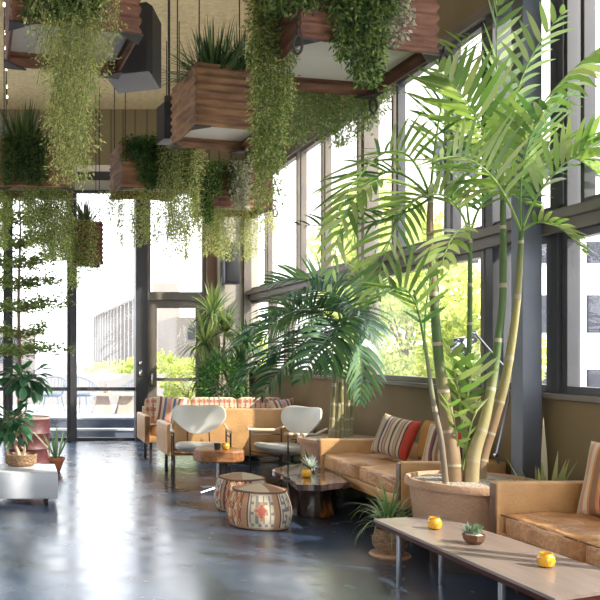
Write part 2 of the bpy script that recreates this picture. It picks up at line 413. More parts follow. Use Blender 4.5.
b = MB(); b.prism([(-.42,-.25),(.42,-.25),(.42,.25),(-.42,.25)], .34, .38); b.build('tabletop', M['stone'], t, False)
for s in (-1,1):
    b = MB(); b.add([(s*.22-.19,-.17,0),(s*.22+.19,-.17,0),(s*.22+.19,.17,0),(s*.22-.19,.17,0),(s*.22-.10,-.1,.34),(s*.22+.10,-.1,.34),(s*.22+.10,.1,.34),(s*.22-.10,.1,.34)],
        [(0,1,5,4),(1,2,6,5),(2,3,7,6),(3,0,4,7),(4,5,6,7),(3,2,1,0)]); b.build('base_block', M['stone'], t, False)
b = MB(); b.lathe([(.0,0),(.07,.0),(.075,.05),(.04,.10),(.025,.16),(.03,.18),(0,.18)], 20, (1.72,15.9,.68)); o = b.build('jug', M['stone']); tag(o, 'small round stone jug on the patio table', 'jug')

def building(name, x0, x1, y0, y1, h, m, label, bands=(), face='front', fins=0, step=1.2):
    t = thing(name, ((x0+x1)/2, y0, -.12), label, 'building')
    ox, oy, oz = t.location
    b = MB(); b.span(x0-ox, x1-ox, 0, y1-y0, 0, h); b.build('wall', m, t, False)
    if face == 'front':
        for z0, z1 in bands:
            x = x0+.4
            while x+step*.8 < x1:
                b = MB(); b.span(x-ox, x+step*.82-ox, -.06, .02, z0-oz, z1-oz); b.build('window', M['bglass'], t, False); x += step
    else:
        for i in range(fins):
            y = y0+(y1-y0)*(i+.5)/fins-oy
            b = MB(); b.span(x0-ox-.5, x0-ox, y-.35, y+.35, 0, h-.8); b.build('fin', M['pale'], t, False)
        b = MB(); b.span(x0-ox-.9, x0-ox, 0, y1-y0, h-.8, h); b.build('cornice', M['render'], t, False)
    return t
building('office_building', 10.5, 30, 22, 34, 14, M['render'], 'cream office building with dark window bands outside the right windows', ((.3,1.0),(1.95,2.92),(3.75,4.3),(6.0,6.9)), step=1.3)
building('finned_building', 10, 12, 62, 104, 6.6, M['beige2'], 'pale flat-roofed building with vertical fins far beyond the patio', face='side', fins=16)
building('grey_building', -6, 1.0, 42, 50, 2.7, M['beige2'], 'beige low building behind the layered tree at the left', ((.9,2.2),), step=1.5)
building('brick_building', 5.7, 8.2, 30, 34, 2.8, M['beige2'], 'brown brick building seen through the glass door', ((1.9,2.3),), step=.9)

def bush(name, loc, size, n, cols, label, cat='hedge', trunk=False, lsz=.09):
    t = thing(name, loc, label, cat)
    d = rng.normal(size=(n,3)); d /= np.linalg.norm(d,axis=1,keepdims=True); r = rng.uniform(.55,1.,(n,1))**.5
    lump = 1+.18*np.sin(d[:,:1]*7+1)*np.cos(d[:,1:2]*6)+.12*np.sin(d[:,2:3]*9)
    P = d*r*lump*np.array(size)/2; z0 = size[2]*.5*(1 if not trunk else 1)+(trunk or 0)
    P[:,2] += z0
    leaf_mesh('foliage', P, d+rng.normal(size=(n,3))*.7, rng.uniform(.7,1.3,n)*lsz, rng.uniform(.35,.6,n)*lsz, mixcols(cols,n), M['fineleaf'], t)
    b = MB()
    b.tube([(0,0,-.0),(0.02,0,z0*.6),(.0,.0,z0)], [.07 if trunk else .03,.05 if trunk else .02,.02], 8)
    for i in range(7):
        a = i*2.4; b.tube([(0,0,z0*.6),(math.cos(a)*size[0]*.2,math.sin(a)*size[1]*.2,z0),(math.cos(a)*size[0]*.36,math.sin(a)*size[1]*.36,z0+size[2]*.15)], [.025,.015,.006], 5)
    b.build('trunk' if trunk else 'stem', M['bark'], t)
    return t
YG = [(.56,.60,.26),(.66,.68,.32),(.42,.50,.20)]
bush('hedge', (3.25,19.55,-.12), (2.2,.9,1.45), 5200, YG, 'clipped green hedge behind the low patio wall', lsz=.10)
bush('hedge', (2.35,21.5,-.12), (1.8,.9,1.25), 2200, YG, 'small pale hedge further behind the low patio wall', lsz=.10)
bush('hedge', (3.2,15.7,.30), (.9,.7,.95), 3800, YG, 'leafy green bush right outside the glass door', lsz=.07)
for x, y, sx, h, z0, n, lab in ((7.0,15.2,2.6,3.2,.5,9000,'yellow green tree behind the middle lower window'),
                        (7.6,18.0,2.6,3.2,1.6,6000,'yellow green tree filling the upper window left of the palm stems'),
                        (5.4,20.9,1.8,2.2,.0,4500,'yellow green tree outside the window behind the arching dark palm'),
                        (6.7,12.2,1.7,1.7,.2,5000,'low pale green shrub outside beside the first palm stem')):
    bush('garden_tree', (x,y,-.12), (sx*.9,sx*.75,h), n, YG, lab, 'tree', trunk=z0+.3, lsz=.13)

# ------------------------------------------------------------------ sofas
def sofa(name, length, depth, ncush, label, group=None, seatz=.48, armz=.62, backz=.62, legs=True, back=True):
    """origin at floor centre; front faces -y."""
    t = thing(name, (0,0,0), label, 'sofa', group)
    L2, D2 = length/2, depth/2; at = .075
    b = MB(); b.box((0,0,.31), (length-.02,depth-.04,.09), .012); b.build('base_rail', M['leather'], t)
    for s in (-1,1):
        b = MB(); b.box((s*(L2-at/2),0,(armz+.26)/2), (at,depth,armz-.26), .018, seg=3); b.build('armrest', M['leather'], t)
        e = MB(); e.box((s*(L2-at/2),-D2-.001,(armz+.26)/2), (at*.82,.012,armz-.29), .004); 
        e.build('edge_piping', M['leather_edge'], t)
    if back:
        b = MB(); b.box((0,D2-.05,(backz+.26)/2), (length-2*at,.09,backz-.26), .018, seg=3); b.build('backrest', M['leather'], t)
    cl = (length-2*at-.01)/ncush
    for i in range(ncush):
        x = -L2+at+.005+cl*(i+.5)
        b = MB()
        b.puff((x,-.04,(.35+seatz)/2), (cl-.006,depth-.10,seatz-.35+.02), 9, n=12,
               warp=lambda v: Vector((v.x, v.y, v.z+.012*math.sin(v.x*23)*math.sin(v.y*19)*(1 if v.z>0 else 0))))
        c = b.build('seat_cushion', M['leather_seat'], t)
        p = MB(); z = seatz-.012; hx = cl/2-.012; hy = (depth-.10)/2-.008
        p.tube([(x-hx,-.04-hy,z),(x+hx,-.04-hy,z)], .005, 6); p.build('cushion_piping', M['leather_edge'], c)
    for s in (-1,1):
        for q in (-1,1):
            b = MB(); b.box((s*(L2-.10),q*(D2-.12),.135), (.035,.035,.27), .003); b.build('leg', M['iron'], t)
    return t
s1 = sofa('leather_sofa', 1.78, .80, 2, 'tan leather sofa with striped pillows along the wall beyond the big palm planter')
s1.location = (3.31, 7.30, 0); s1.rotation_euler = (0,0,-PI/2)
s2 = sofa('leather_sofa', 2.30, .80, 3, 'tan leather sofa nearest the camera at the right edge, beside the long low table', armz=.665)
s2.location = (3.31, 4.06, 0); s2.rotation_euler = (0,0,-PI/2)
F2 = sofa('leather_sofa', 1.72, .72, 2, 'tan leather sofa seen from behind with its plain back towards the white chairs', backz=.80)
F2.location = (2.60, 10.10, 0); F2.rotation_euler = (0,0,PI)
# patterned sofa against the far wall
KIL = {'c':(.58,.47,.34), 'r':(.40,.12,.10), 'b':(.10,.11,.17), 'o':(.50,.27,.15), 't':(.45,.28,.17), 'w':(.60,.53,.41), 'g':(.26,.24,.22), 'y':(.55,.40,.15)}
def kilim_band(u, v):
    a = abs(((u*9) % 1)-.5); q = abs(((v*3) % 1)-.5)
    if a+q < .28: return KIL['r']
    if a+q < .40: return KIL['o']
    if a+q < .5: return KIL['b'] if int(u*9) % 2 else KIL['t']
    return KIL['c']
t = sofa('leather_sofa', 2.06, .72, 3, 'tan leather sofa by the far wall with a red and cream patterned back', backz=.70, seatz=.5)
t.location = (2.72, 11.45, 0)
for i in range(3):
    b = MB(); n = 26
    bb = bmesh.new(); bmesh.ops.create_cube(bb, size=2); bmesh.ops.subdivide_edges(bb, edges=bb.edges[:], cuts=n, use_grid_fill=True)
    for v in bb.verts:
        p = v.co; dd = (abs(p.x)**7+abs(p.y)**7+abs(p.z)**7)**(1/7); v.co = Vector((p.x/dd*.31,p.y/dd*.06,p.z/dd*.17))
    bb.faces.ensure_lookup_table(); cs = [kilim_band((f.calc_center_median().x+.31)/.62, (f.calc_center_median().z+.17)/.34) for f in bb.faces]
    b.bm(bb, Matrix.Translation((-.63+i*.63,.20,.66)) @ Euler((-.12,0,0)).to_matrix().to_4x4(), lambda j: cs[j])
    o = b.build('back_cushion', M['fabric'], t); o['label'] = 'red, cream and black patterned back cushion'

# pillows
def pillow(loc, size, rot, stripes, label, axis=0, name='throw_pillow', group=None, th=.17):
    n = 36; vs = []; fs = []; cols = []
    for side in (1,-1):
        for i in range(n+1):
            for j in range(n+1):
                u = -1+2*i/n; v = -1+2*j/n
                h = th/2*math.sqrt(max(0,(1-abs(u)**3.2)*(1-abs(v)**3.2)))
                x = u*size/2*(1-.07*(1-v*v)); z = v*size/2*(1-.07*(1-u*u))
                h += .004*math.sin(u*9+v*4)*(1-u*u)*(1-v*v)
                vs.append((x, side*h, z))
    def ix(sd,i,j): return sd*(n+1)**2+i*(n+1)+j
    for sd in (0,1):
        for i in range(n):
            for j in range(n):
                q = (ix(sd,i,j),ix(sd,i+1,j),ix(sd,i+1,j+1),ix(sd,i,j+1)); fs.append(q if sd==1 else q[::-1])
                u = ((i if axis==0 else j)+.5)/n; acc = 0; c = stripes[-1][1]; tot = sum(s[0] for s in stripes)
                for wd, cc in stripes:
                    acc += wd/tot
                    if u <= acc: c = cc; break
                cols.append(c)
    b = MB(); b.add(vs, fs, lambda k: cols[k])
    o = b.build(name, M['fabric']); bm2 = bmesh.new(); bm2.from_mesh(o.data); bmesh.ops.remove_doubles(bm2, verts=bm2.verts, dist=1e-5); bm2.to_mesh(o.data); bm2.free()
    o.location = loc; o.rotation_euler = rot
    return tag(o, label, 'pillow', group)
tan=(.50,.38,.26); red=(.62,.09,.06); dk=(.09,.06,.08); mar=(.25,.09,.08); cr=(.62,.52,.38); org=(.60,.25,.08); blu=(.12,.15,.28); brn=(.28,.16,.10); ylw=(.55,.45,.20); pnk=(.62,.28,.22)
stA = [(1.6,tan),(.5,brn),(.5,cr),(1.0,tan),(.4,blu),(.4,dk),(.9,cr),(.5,mar),(.8,tan),(.5,brn),(.9,cr),(.4,dk),(.5,brn),(.8,cr),(.5,(.38,.32,.16)),(.8,tan),(.5,mar),(.7,cr),(.4,dk),(1.1,red),(.3,cr),(.7,red)]
stB = [(.7,cr),(.5,tan),(.7,cr),(.4,mar),(.4,dk),(.5,tan),(.6,brn),(.5,cr),(.3,dk),(.6,tan),(.5,mar),(.5,tan),(.4,brn),(.6,red),(.4,dk)]
stC = [(1.2,cr),(.7,tan),(.8,pnk),(1.2,cr),(.8,org),(1.6,brn),(.8,org),(.7,pnk),(1.6,dk),(.6,blu),(1,org),(1.2,red),(.7,cr),(1.4,org),(.8,brn),(1,red),(.5,dk),(.8,cr),(.8,org),(.5,mar),(.7,tan),(.5,dk),(1,red),(.5,cr),(.8,org),(.5,brn)]
pillow((3.40,7.60,.69), .38, (math.radians(-22),math.radians(8),math.radians(-62)), stA, 'grey and tan striped pillow with a red edge on the sofa beyond the planter')
pillow((3.58,7.25,.685), .36, (math.radians(-12),0,math.radians(-84)), [(1,(.42,.20,.05))], 'plain mustard pillow between two striped ones on the sofa')
pillow((3.50,6.90,.68), .37, (math.radians(-20),0,math.radians(-62)), stB, 'striped pillow behind the palm stem, right of the mustard pillow')
pillow((3.50,4.87,.70), .46, (math.radians(-20),0,math.radians(-62)), stC, 'orange and maroon striped pillow at the right edge of the photo', th=.2)
stD = [(.8,cr),(.5,mar),(.7,cr),(.5,blu),(.5,tan),(.7,pnk),(.5,cr),(.5,blu),(.6,cr),(.5,mar),(.8,pnk),(.5,cr)]
pillow((2.06,11.30,.66), .40, (math.radians(-20),.12,-.25), stD, 'blue and red striped pillow at the left end of the far sofa', th=.15)
pillow((3.55,11.20,.66), .36, (math.radians(-20),-.1,.2), stD, 'striped pillow at the right end of the far sofa, behind the fronds', th=.15)

# ------------------------------------------------------------------ white chairs
def lounge_chair(loc, rz, label):
    t = thing('lounge_chair', loc, label, 'chair', 'white shell lounge chairs', rz)
    def padw(v):
        return Vector((v.x, v.y, v.z + .06*(v.y/.3)**2*(1 if v.y<0 else .2) - .02*(v.x/.3)**2*-1))
    b = MB(); b.puff((0,-.02,.395), (.54,.56,.10), 3.2, n=12, warp=padw); b.build('seat', M['vinyl'], t)
    b = MB()
    def bw(v):
        k = v.z/.16
        w = 1.0 if k > .1 else max(.25, 1-.55*((.1-k)/1.1)**1.3)
        return Vector((v.x*w, v.y-.10*(v.x/.3)**2, v.z + (0.015 if k>0 else -.0)*abs(v.x/.3)))
    b.puff((0,.29,.68), (.60,.06,.33), 3.6, rot=(-.22,0,0), n=14, warp=bw); b.build('backrest', M['vinyl'], t)
    for s in (-1,1):
        for y in (-.24,.20):
            b = MB(); b.tube([(s*.30,y,0),(s*.30,y,.60)], .009, 8); b.build('leg', M['iron'], t)
        b = MB(); b.tube([(s*.30,-.24,.54),(s*.30,.20,.52)], .007, 6); b.tube([(s*.30,-.24,.22),(s*.30,.20,.22)], .007, 6); b.build('side_rail', M['iron'], t)
        b = MB(); b.tube([(s*.30,-.28,.60),(s*.31,-.1,.585),(s*.31,.12,.575),(s*.29,.30,.63)], [.014,.016,.016,.012], 8); b.build('armrest', M['armwood'], t)
    b = MB(); b.tube([(-.30,-.22,.35),(.30,-.22,.35)], .008, 6); b.tube([(-.30,.20,.35),(.30,.20,.35)], .008, 6)
    b.tube([(-.12,.20,.35),(-.12,.27,.5),(-.12,.31,.68)], .008, 6); b.tube([(.12,.20,.35),(.12,.27,.5),(.12,.31,.68)], .008, 6)
    b.build('seat_frame', M['iron'], t)
    return t
lounge_chair((2.04,9.36,0), math.radians(-8), 'white lounge chair facing the camera behind the round wooden table')
lounge_chair((2.94,9.22,0), math.radians(-66), 'white lounge chair turned to the left, in front of the plain sofa back')

# round wooden side table
t = thing('side_table', (2.11,8.80,0), 'round wooden side table with a thick top on a chrome pedestal', 'table')
b = MB(); b.lathe([(0,.33),(.25,.33),(.265,.345),(.265,.43),(.25,.445),(0,.445)], 10); b.build('tabletop', M['wood'], t, True, autos=25)
b = MB(); b.tube([(0,0,.02),(0,0,.33)], .022, 12); b.build('pedestal', M['chrome'], t)
for i in range(4):
    a = .5+i*PI/2; b = MB(); b.tube([(0,0,.05),(math.cos(a)*.12,math.sin(a)*.12,.035),(math.cos(a)*.24,math.sin(a)*.24,.012)], [.014,.012,.009], 8); b.build('foot', M['steel'], t)

# ------------------------------------------------------------------ poufs
def pouf(loc, r, h, rz, seedk, label):
    prof = []; n = 44; seg = 132
    for i in range(n+1):
        s_ = i/n
        if s_ < .12: rr = r*.90*s_/.12; z = 0.0
        elif s_ < .70:
            k = (s_-.12)/.58; z = h*.84*k+h*.02*min(1,k*3); rr = r*((.90+.10*math.sin(PI/2*k/.38)) if k < .38 else 1-.20*((k-.38)/.62)**1.7)
        else:
            k = min(1,(s_-.70)/.30); rr = r*.80*(1-k); z = h*.86+h*.14*(1-(1-k)**1.6)
        prof.append((rr,z))
    def col(i,k):
        s_ = i/n; u = k/seg
        if s_ > .70: # top
            if s_ < .72: return KIL['t']
            sec = int(u*4+.35) % 4
            return [(.50,.39,.27),(.40,.27,.18),(.52,.43,.31),(.30,.17,.11)][sec]
        v = (s_-.12)/.58
        if v < .04: return KIL['t']
        # panels round the side
        p = (u*6+seedk) % 3
        q = int(p); w = p-q
        if w < .18: return KIL['t'] if w < .14 else KIL['b']
        if w < .22 or w > .97: return (.20,.06,.05)
        w = (w-.22)/.75
        X = int(w*16); Z = int(v*13)
        if q == 0:
            d = abs(X-7.5)+abs(Z-6)
            if d < 3: return KIL['r']
            if d < 4.3: return KIL['o']
            m_ = (X % 4 in (1,) and 1 < Z < 12) or (Z % 4 == 1 and (X//2) % 2)
            return KIL['g'] if m_ else KIL['w']
        if q == 1:
            pat = ['....####','....#..#','.####..#','.#..#.##','.#.##...','.#......','.######.']
            ch = pat[Z % 7][X % 8]
            if 9 < X < 14 and 3 < Z < 8: return KIL['r'] if abs(X-11.5)+abs(Z-5.5) < 3 else KIL['w']
            return (.20,.20,.20) if ch == '#' else KIL['w']
        return [(.62,.30,.14),(.35,.12,.08),(.66,.54,.38),(.22,.12,.10)][(X+Z) % 4 if (X//4+Z//3) % 2 else (X//2) % 3]
    t = thing('pouf', loc, label, 'pouf', 'kilim poufs', rz)
    b = MB(); b.lathe(prof, seg, col=col, wob=lambda a,z: 1+.02*math.sin(3*a+1)+.012*math.sin(7*a)); b.build('cover', M['fabric'], t)
    b = MB(); b.tube([(r*.81*math.cos(a)*(1+.02*math.sin(3*a+1)+.012*math.sin(7*a)), r*.81*math.sin(a)*(1+.02*math.sin(3*a+1)+.012*math.sin(7*a)), h*.862) for a in [2*PI*i/60 for i in range(61)]], .008, 6, False, (.2,.1,.07)); b.build('seam_piping', M['fabric'], t)
    return t
pouf((2.05,7.12,0), .265, .35, 0.68, .0, 'cream kilim pouf with a red star, nearest the camera')
pouf((2.09,7.85,0), .25, .34, 1.9, .4, 'darker kilim pouf standing behind the cream one')

# ------------------------------------------------------------------ live edge coffee table
t = thing('coffee_table', (2.66,7.62,0), 'dark live-edge slab coffee table on a charred tree stump', 'table')
ox, oy, _ = t.location
poly = []
for px, py in ((297,484.5),(320,485),(349,482),(338,474),(328,468),(322,463.5),(303,463),(286,465.5),(271,470),(283,475),(291,479)):
    s_ = (py-352)/(EYE-.35); Y = F/s_; poly.append(((px-15)/s_-ox, Y-oy))
pp = []
for i in range(len(poly)):
    a = Vector(poly[i]); c_ = Vector(poly[(i+1)%len(poly)])
    for k in range(4):
        q = a.lerp(c_, k/4); nrm = Vector((c_.y-a.y, a.x-c_.x)).normalized(); q += nrm*(.012*math.sin((i*4+k)*1.9)); pp.append((q.x,q.y))
b = MB(); b.prism(pp, .30, .35); b.build('tabletop', M['slab'], t, False)
b = MB(); b.lathe([(0,0),(.215,0),(.22,.03),(.195,.12),(.19,.2),(.21,.28),(.22,.30),(0,.30)], 40, (.0,.02,0), wob=lambda a,z: 1+.14*math.sin(3*a+z*5)+.07*math.sin(8*a+z*9)+.04*math.sin(15*a)); b.build('stump', M['stump'], t)

# ------------------------------------------------------------------ long low table
t = thing('low_table', (2.52,4.55,0), 'long low table with grey brown top and dark red edge in the foreground', 'table')
ox, oy, _ = t.location
pl = [(2.26,5.35),(2.30,3.62),(2.86,3.84),(2.80,4.7),(2.72,5.46)]; pl = [(x-ox,y-oy) for x,y in pl]
b = MB(); b.prism(pl, .385, .40); b.build('tabletop', M['tabletop'], t, False)
cx = sum(p[0] for p in pl)/5; cy = sum(p[1] for p in pl)/5
b = MB(); n = 5; o1 = [(x,y,.384) for x,y in pl]; o2 = [(cx+(x-cx)*.96,cy+(y-cy)*.985,.355) for x,y in pl]
b.add(o1+o2, [tuple(range(5)),tuple(range(9,4,-1))]+[(i,5+i,5+(i+1)%5,(i+1)%5) for i in range(5)]); b.build('table_edge', M['tableedge'], t, False)
for x, y in ((2.36,5.22),(2.66,5.30),(2.40,3.85),(2.72,3.95),(2.52,4.4)):
    b = MB(); b.box((x-ox,y-oy,.178), (.028,.028,.356), .003); b.build('leg', M['steel'], t)

def candle(loc, k, label):
    t = thing('candle_holder', loc, label, 'candle holder', 'amber candle glasses')
    b = MB(); b.lathe([(0,0),(.020,0),(.033,.008),(.040,.03),(.038,.05),(.029,.064),(.030,.070),(.026,.070),(.026,.064),(.034,.05),(.034,.03),(0,.02)], 24, sx=k, sy=k, wob=lambda a,z: 1+.03*math.sin(6*a)); b.build('glass_cup', M['yellow'], t)
    b = MB(); b.tube([(0,0,.02),(0,0,.05)], .024*k, 16); b.build('candle', M['wax'], t)
def onz(px, py, z):
    s_ = (py-352)/(EYE-z); return Vector(((px-15)/s_, F/s_, z))
candle(onz(434.5,529,.40), 1.05, 'amber candle glass near the far end of the long low table')
candle(onz(546,567,.40), 1.0, 'amber candle glass nearest the camera, on the long low table')
candle(onz(306.5,477,.35), 1.1, 'amber candle glass on the live-edge slab table')
candle((2.17,8.76,.445), 1.1, 'amber candle glass on the round wooden side table')
b = MB(); b.lathe([(0,0),(.03,0),(.036,.06),(.038,.065),(.032,.065),(.03,.02),(0,.02)], 16, (2.085,8.76,.445)); o = b.build('cup', M['black']); tag(o, 'small dark cup beside the amber glass on the round side table', 'cup')

# ------------------------------------------------------------------ plant makers
def rosette(parent, name, c, n, L, w, cols, elev=(20,85), droop=1.0, m='leaf', seg=5, az=(0,360), rootr=.03):
    b = MB()
    for i in range(n):
        a = math.radians(random.uniform(*az)); e = math.radians(random.uniform(*elev)); l = L*random.uniform(.65,1.1)
        d = Vector((math.cos(a)*math.cos(e), math.sin(a)*math.cos(e), math.sin(e)))
        p = Vector(c)+Vector((math.cos(a),math.sin(a),0))*rootr*random.random(); side = Vector((-math.sin(a), math.cos(a), 0))
        vs = []; col = random.choice(cols); k = random.uniform(.8,1.2); col = tuple(x*k for x in col)
        for s_ in range(seg+1):
            u = s_/seg; ww = w*(math.sin(PI*min(1,.12+u*.88))**.6 if u<1 else 0.02)
            if u > .5: ww = w*max(.03,(1-u)/.5)**.8
            vs += [p-side*ww/2, p+side*ww/2]
            p = p+d*l/seg; d = (d+Vector((0,0,-droop*.28*(1-d.z*.5)))).normalized() if droop else d
        b.add(vs, [(2*j,2*j+1,2*j+3,2*j+2) for j in range(seg)], col)
    return b.build(name, M[m], parent)

def bez(p0,p1,p2,t): return p0*(1-t)**2+p1*2*t*(1-t)+p2*t*t

def frond(parent, p0, p1, p2, ll, n, cols, w=.035, droop=.5, start=.22, rr=.010, org=None, fwd=.55, lift=(.15,.6)):
    """a feather frond: rachis along a curve, leaflets along both sides. The mesh is one part of its palm."""
    org = org or Vector((0,0,0)); p0, p1, p2 = Vector(p0)-org, Vector(p1)-org, Vector(p2)-org
    b = MB(); S = 18
    pts = [bez(p0,p1,p2,i/S) for i in range(S+1)]
    rc = tuple(x*1.15 for x in cols[0])
    b.tube(pts, [rr*(1-.8*i/S) for i in range(S+1)], 5, True, rc)
    roll = random.uniform(-.5,.5)
    for i in range(n):
        u = start+(1-start)*i/(n-1); p = bez(p0,p1,p2,u); t = (bez(p0,p1,p2,min(1,u+.02))-bez(p0,p1,p2,u-.02)).normalized()
        sd = t.cross(Vector((0,0,1)))
        sd = sd.normalized() if sd.length > .15 else Vector((1,0,0))
        up = sd.cross(t).normalized(); sd = (sd*math.cos(roll)+up*math.sin(roll)).normalized(); up = sd.cross(t).normalized()
        v = (i/(n-1)); l0 = ll*(.45+.55*math.sin(PI*min(1,v*.85+.12)))*(1 if v<.8 else 1-.5*(v-.8)/.2)
        for s in (-1,1):
            l = l0*random.uniform(.88,1.08); d = (sd*s*(1-.25*v)+t*(fwd+.35*v)+up*random.uniform(*lift)).normalized()
            q = p.copy(); wd = t.cross(d).cross(d)*-1
            wd = (t - d*t.dot(d)).normalized(); vs = []; sg = 4
            k = random.uniform(.75,1.25); c0 = random.choice(cols); c = tuple(min(1,x*k) for x in c0)
            for j in range(sg+1):
                r = j/sg; ww = w*(.45 if j==0 else (1,.95,.7,.05)[j-1] if sg==4 else 1)
                vs += [q-wd*ww/2, q+wd*ww/2]
                q = q+d*l/sg; d = (d+Vector((0,0,-droop*.22))).normalized()
            b.add(vs, [(2*j,2*j+1,2*j+3,2*j+2) for j in range(sg)], c)
    return b.build('frond', M['leaf'], parent)

def ring_stem(parent, pts, rads, cols, ringcol=(.36,.32,.22), org=None, n=96, every=13, name='stem'):
    org = org or Vector((0,0,0)); P = [Vector(p)-org for p in pts]
    out = []; rr = []; m_ = len(P)-1
    for i in range(n+1):
        u = i/n*m_; k = min(int(u), m_-1); f_ = u-k
        a = P[max(k-1,0)]; b_ = P[k]; c_ = P[k+1]; d = P[min(k+2,m_)]
        q = .5*((2*b_)+(c_-a)*f_+(2*a-5*b_+4*c_-d)*f_*f_+(3*b_-a-3*c_+d)*f_**3); out.append(q)
        rr.append((rads[k]*(1-f_)+rads[k+1]*f_)*(1.06 if i % every == 0 else 1))
    def col(i):
        if i % every in (0,): return ringcol
        u = i/n*(len(cols)-1); k = min(int(u), len(cols)-2); f_ = u-k
        return tuple(cols[k][j]*(1-f_)+cols[k+1][j]*f_ for j in range(3))
    b = MB(); b.tube(out, rr, 12, True, col); return b.build(name, M['stem'], parent)

# ------------------------------------------------------------------ big palm and its planter
def round_planter(loc, r, h, label):
    t = thing('round_planter', loc, label, 'planter')
    b = MB(); b.lathe([(0,0),(r*.62,0),(r*.62,.17),(0,.17)], 40); b.build('plinth', M['iron'], t)
    b = MB(); b.lathe([(0,.17),(r*.80,.17),(r*.84,.18),(r*.93,h-.07),(r*.93,h-.055),(r,h-.05),(r,h-.01),(r*.985,h),(r*.94,h),(r*.93,h-.01),(r*.93,h-.04),(0,h-.04)], 56); b.build('tub', M['planter'], t)
    b = MB(); b.lathe([(r*.925,h-.03),(r*.8,h-.012),(r*.3,h-.002),(0,h)], 48); b.build('gravel', M['gravel'], t)
    return t
PC = Vector((3.10,5.77,0))
round_planter(PC, .415, .59, 'large round brown planter topped with pale gravel between the two leather sofas')
org = Vector((PC.x, PC.y, .575))
t = thing('palm', org, 'tall areca palm with several ringed green stems rising from the gravel planter to the ceiling', 'palm')
G1=(.17,.30,.08); G2=(.27,.39,.12); G3=(.10,.22,.07); G4=(.38,.46,.20); BR=(.26,.175,.10); YS=(.30,.27,.11); GS=(.09,.15,.05)
def P(px,py,dy=0.): return W(px,py,5.77+dy)
base = lambda px,py,dy: Vector((W(px,py,5.77+dy).x, 5.77+dy, .57))
ring_stem(t, [base(453,0,-.05),P(452,460,-.05),P(447,415),P(439,360),P(434,300),P(430,233),P(431,195)], [.070,.058,.042,.032,.028,.023,.018], [BR,BR,BR,(.26,.2,.1),GS,GS,BR,BR,GS], org=org)
ring_stem(t, [base(466,0,.05),P(466,455,.10),P(464,405,.12),P(469,347,.12),P(470,290,.1),P(470,232,.1)], [.03,.022,.018,.017,.016,.013], [BR,YS,GS,GS,GS], org=org)
ring_stem(t, [base(471,0,-.10),P(474,455,-.1),P(486,415,-.08),P(496,358),P(503,292),P(503,222),P(503,190)], [.050,.042,.032,.026,.023,.020,.016], [(.36,.29,.17),(.36,.30,.16),(.30,.27,.12),GS,GS,GS,GS], org=org)
ring_stem(t, [base(479,0,.02),P(483,455,.03),P(494,420,.02),P(506,376,.0),P(517,303,-.05),P(521,238,-.06),P(522,225,-.06)], [.045,.038,.034,.029,.022,.017,.014], [BR,BR,BR,YS,YS,GS,GS], org=org)
ring_stem(t, [base(446,0,-.18),P(441,440,-.18),P(433,400,-.15),P(425,345,-.1),P(414,290,-.1)], [.02,.018,.016,.010,.006], [(.22,.18,.13),(.22,.18,.13),(.16,.19,.1),GS], org=org, n=30)
ring_stem(t, [base(458,0,.16),P(452,440,.2),P(436,360,.22),P(437,300,.2),P(434,240,.2)], [.02,.018,.016,.014,.01], [GS,GS,GS], org=org)
GA = [G1,G2,G3,G2]; GB = [G2,G4,G1]
A=(430,198,0); Cc=(503,205,0); Dd=(521,232,-.06); Bb=(470,237,.1)
def fr(a,b,c,ll=.34,n=30,cols=GA,w=.030,droop=.5,start=.25,fwd=.55,lift=(.15,.6)):
    frond(t, P(*a), P(*b), P(*c), ll*1.12, int(n*.5), cols, w*.95, droop, start, .010, org, fwd, lift)
fr(A,(400,95,-.2),(335,215,-.4),.40,30,GA)
fr(A,(372,130,.2),(352,240,.3),.40,28,GA,droop=.7)
fr(A,(455,140,.1),(440,62,.2),.30,26,GA,droop=.2)
fr(A,(345,135,-.1),(331,285,-.1),.22,26,GB,w=.04,droop=1.2,start=.35)
fr(A,(400,185,.3),(372,300,.5),.34,26,GA,droop=.8)
fr(A,(440,60,.0),(470,35,.4),.30,24,GA,droop=.3)
fr(A,(390,230,.2),(300,225,.5),.22,26,[G3,GS],w=.02,droop=.7)
fr(Cc,(492,120,-.1),(441,72,-.3),.36,34,GB,w=.045,droop=.25)
fr(Cc,(500,80,.0),(562,14,-.3),.26,26,GB,w=.035,droop=.5)
fr(Cc,(520,100,-.2),(608,42,-.6),.42,32,GB,w=.045,droop=1.3,start=.3,lift=(-.35,-.05))
fr(Cc,(560,120,-.1),(606,185,-.3),.34,28,GB,w=.04)
fr(Cc,(495,90,.1),(497,5,.1),.30,26,GA,w=.04,droop=.15)
fr(Cc,(540,150,.25),(580,150,.6),.30,24,GA,droop=.9)
fr(Dd,(545,160,-.1),(608,140,-.4),.34,28,GB,w=.04)
fr(Dd,(548,205,-.2),(582,250,-.4),.20,20,GB,w=.03)
fr(Dd,(488,140,-.3),(436,160,-.6),.36,28,GB,w=.04)
fr(Dd,(515,150,-.2),(545,110,-.5),.34,26,GA,w=.04,droop=.2)
fr(Bb,(452,165,.0),(396,215,-.1),.34,28,GB,w=.04)
fr(Bb,(482,170,.1),(530,205,.2),.30,26,GA)
fr(Bb,(465,180,.2),(455,110,.3),.30,26,GA,droop=.2)
fr(Bb,(455,215,-.1),(440,270,-.3),.26,20,GB,w=.045,droop=.9)
fr((425,345,-.1),(414,262,-.1),(380,300,-.2),.30,22,GA,w=.03,droop=.15,start=.15)
fr((424,350,-.1),(424,290,-.1),(438,258,-.1),.16,14,GA,w=.02,droop=.3,start=.3)
fr((462,420,.1),(458,380,.0),(448,345,-.1),.20,12,GB,w=.045,droop=.0,start=.2)
fr((462,425,.1),(470,385,.0),(474,360,-.1),.20,12,GB,w=.045,droop=.0,start=.2)
fr((458,470,.0),(458,420,-.1),(446,398,-.2),.14,10,GB,w=.03,droop=.2,start=.3)
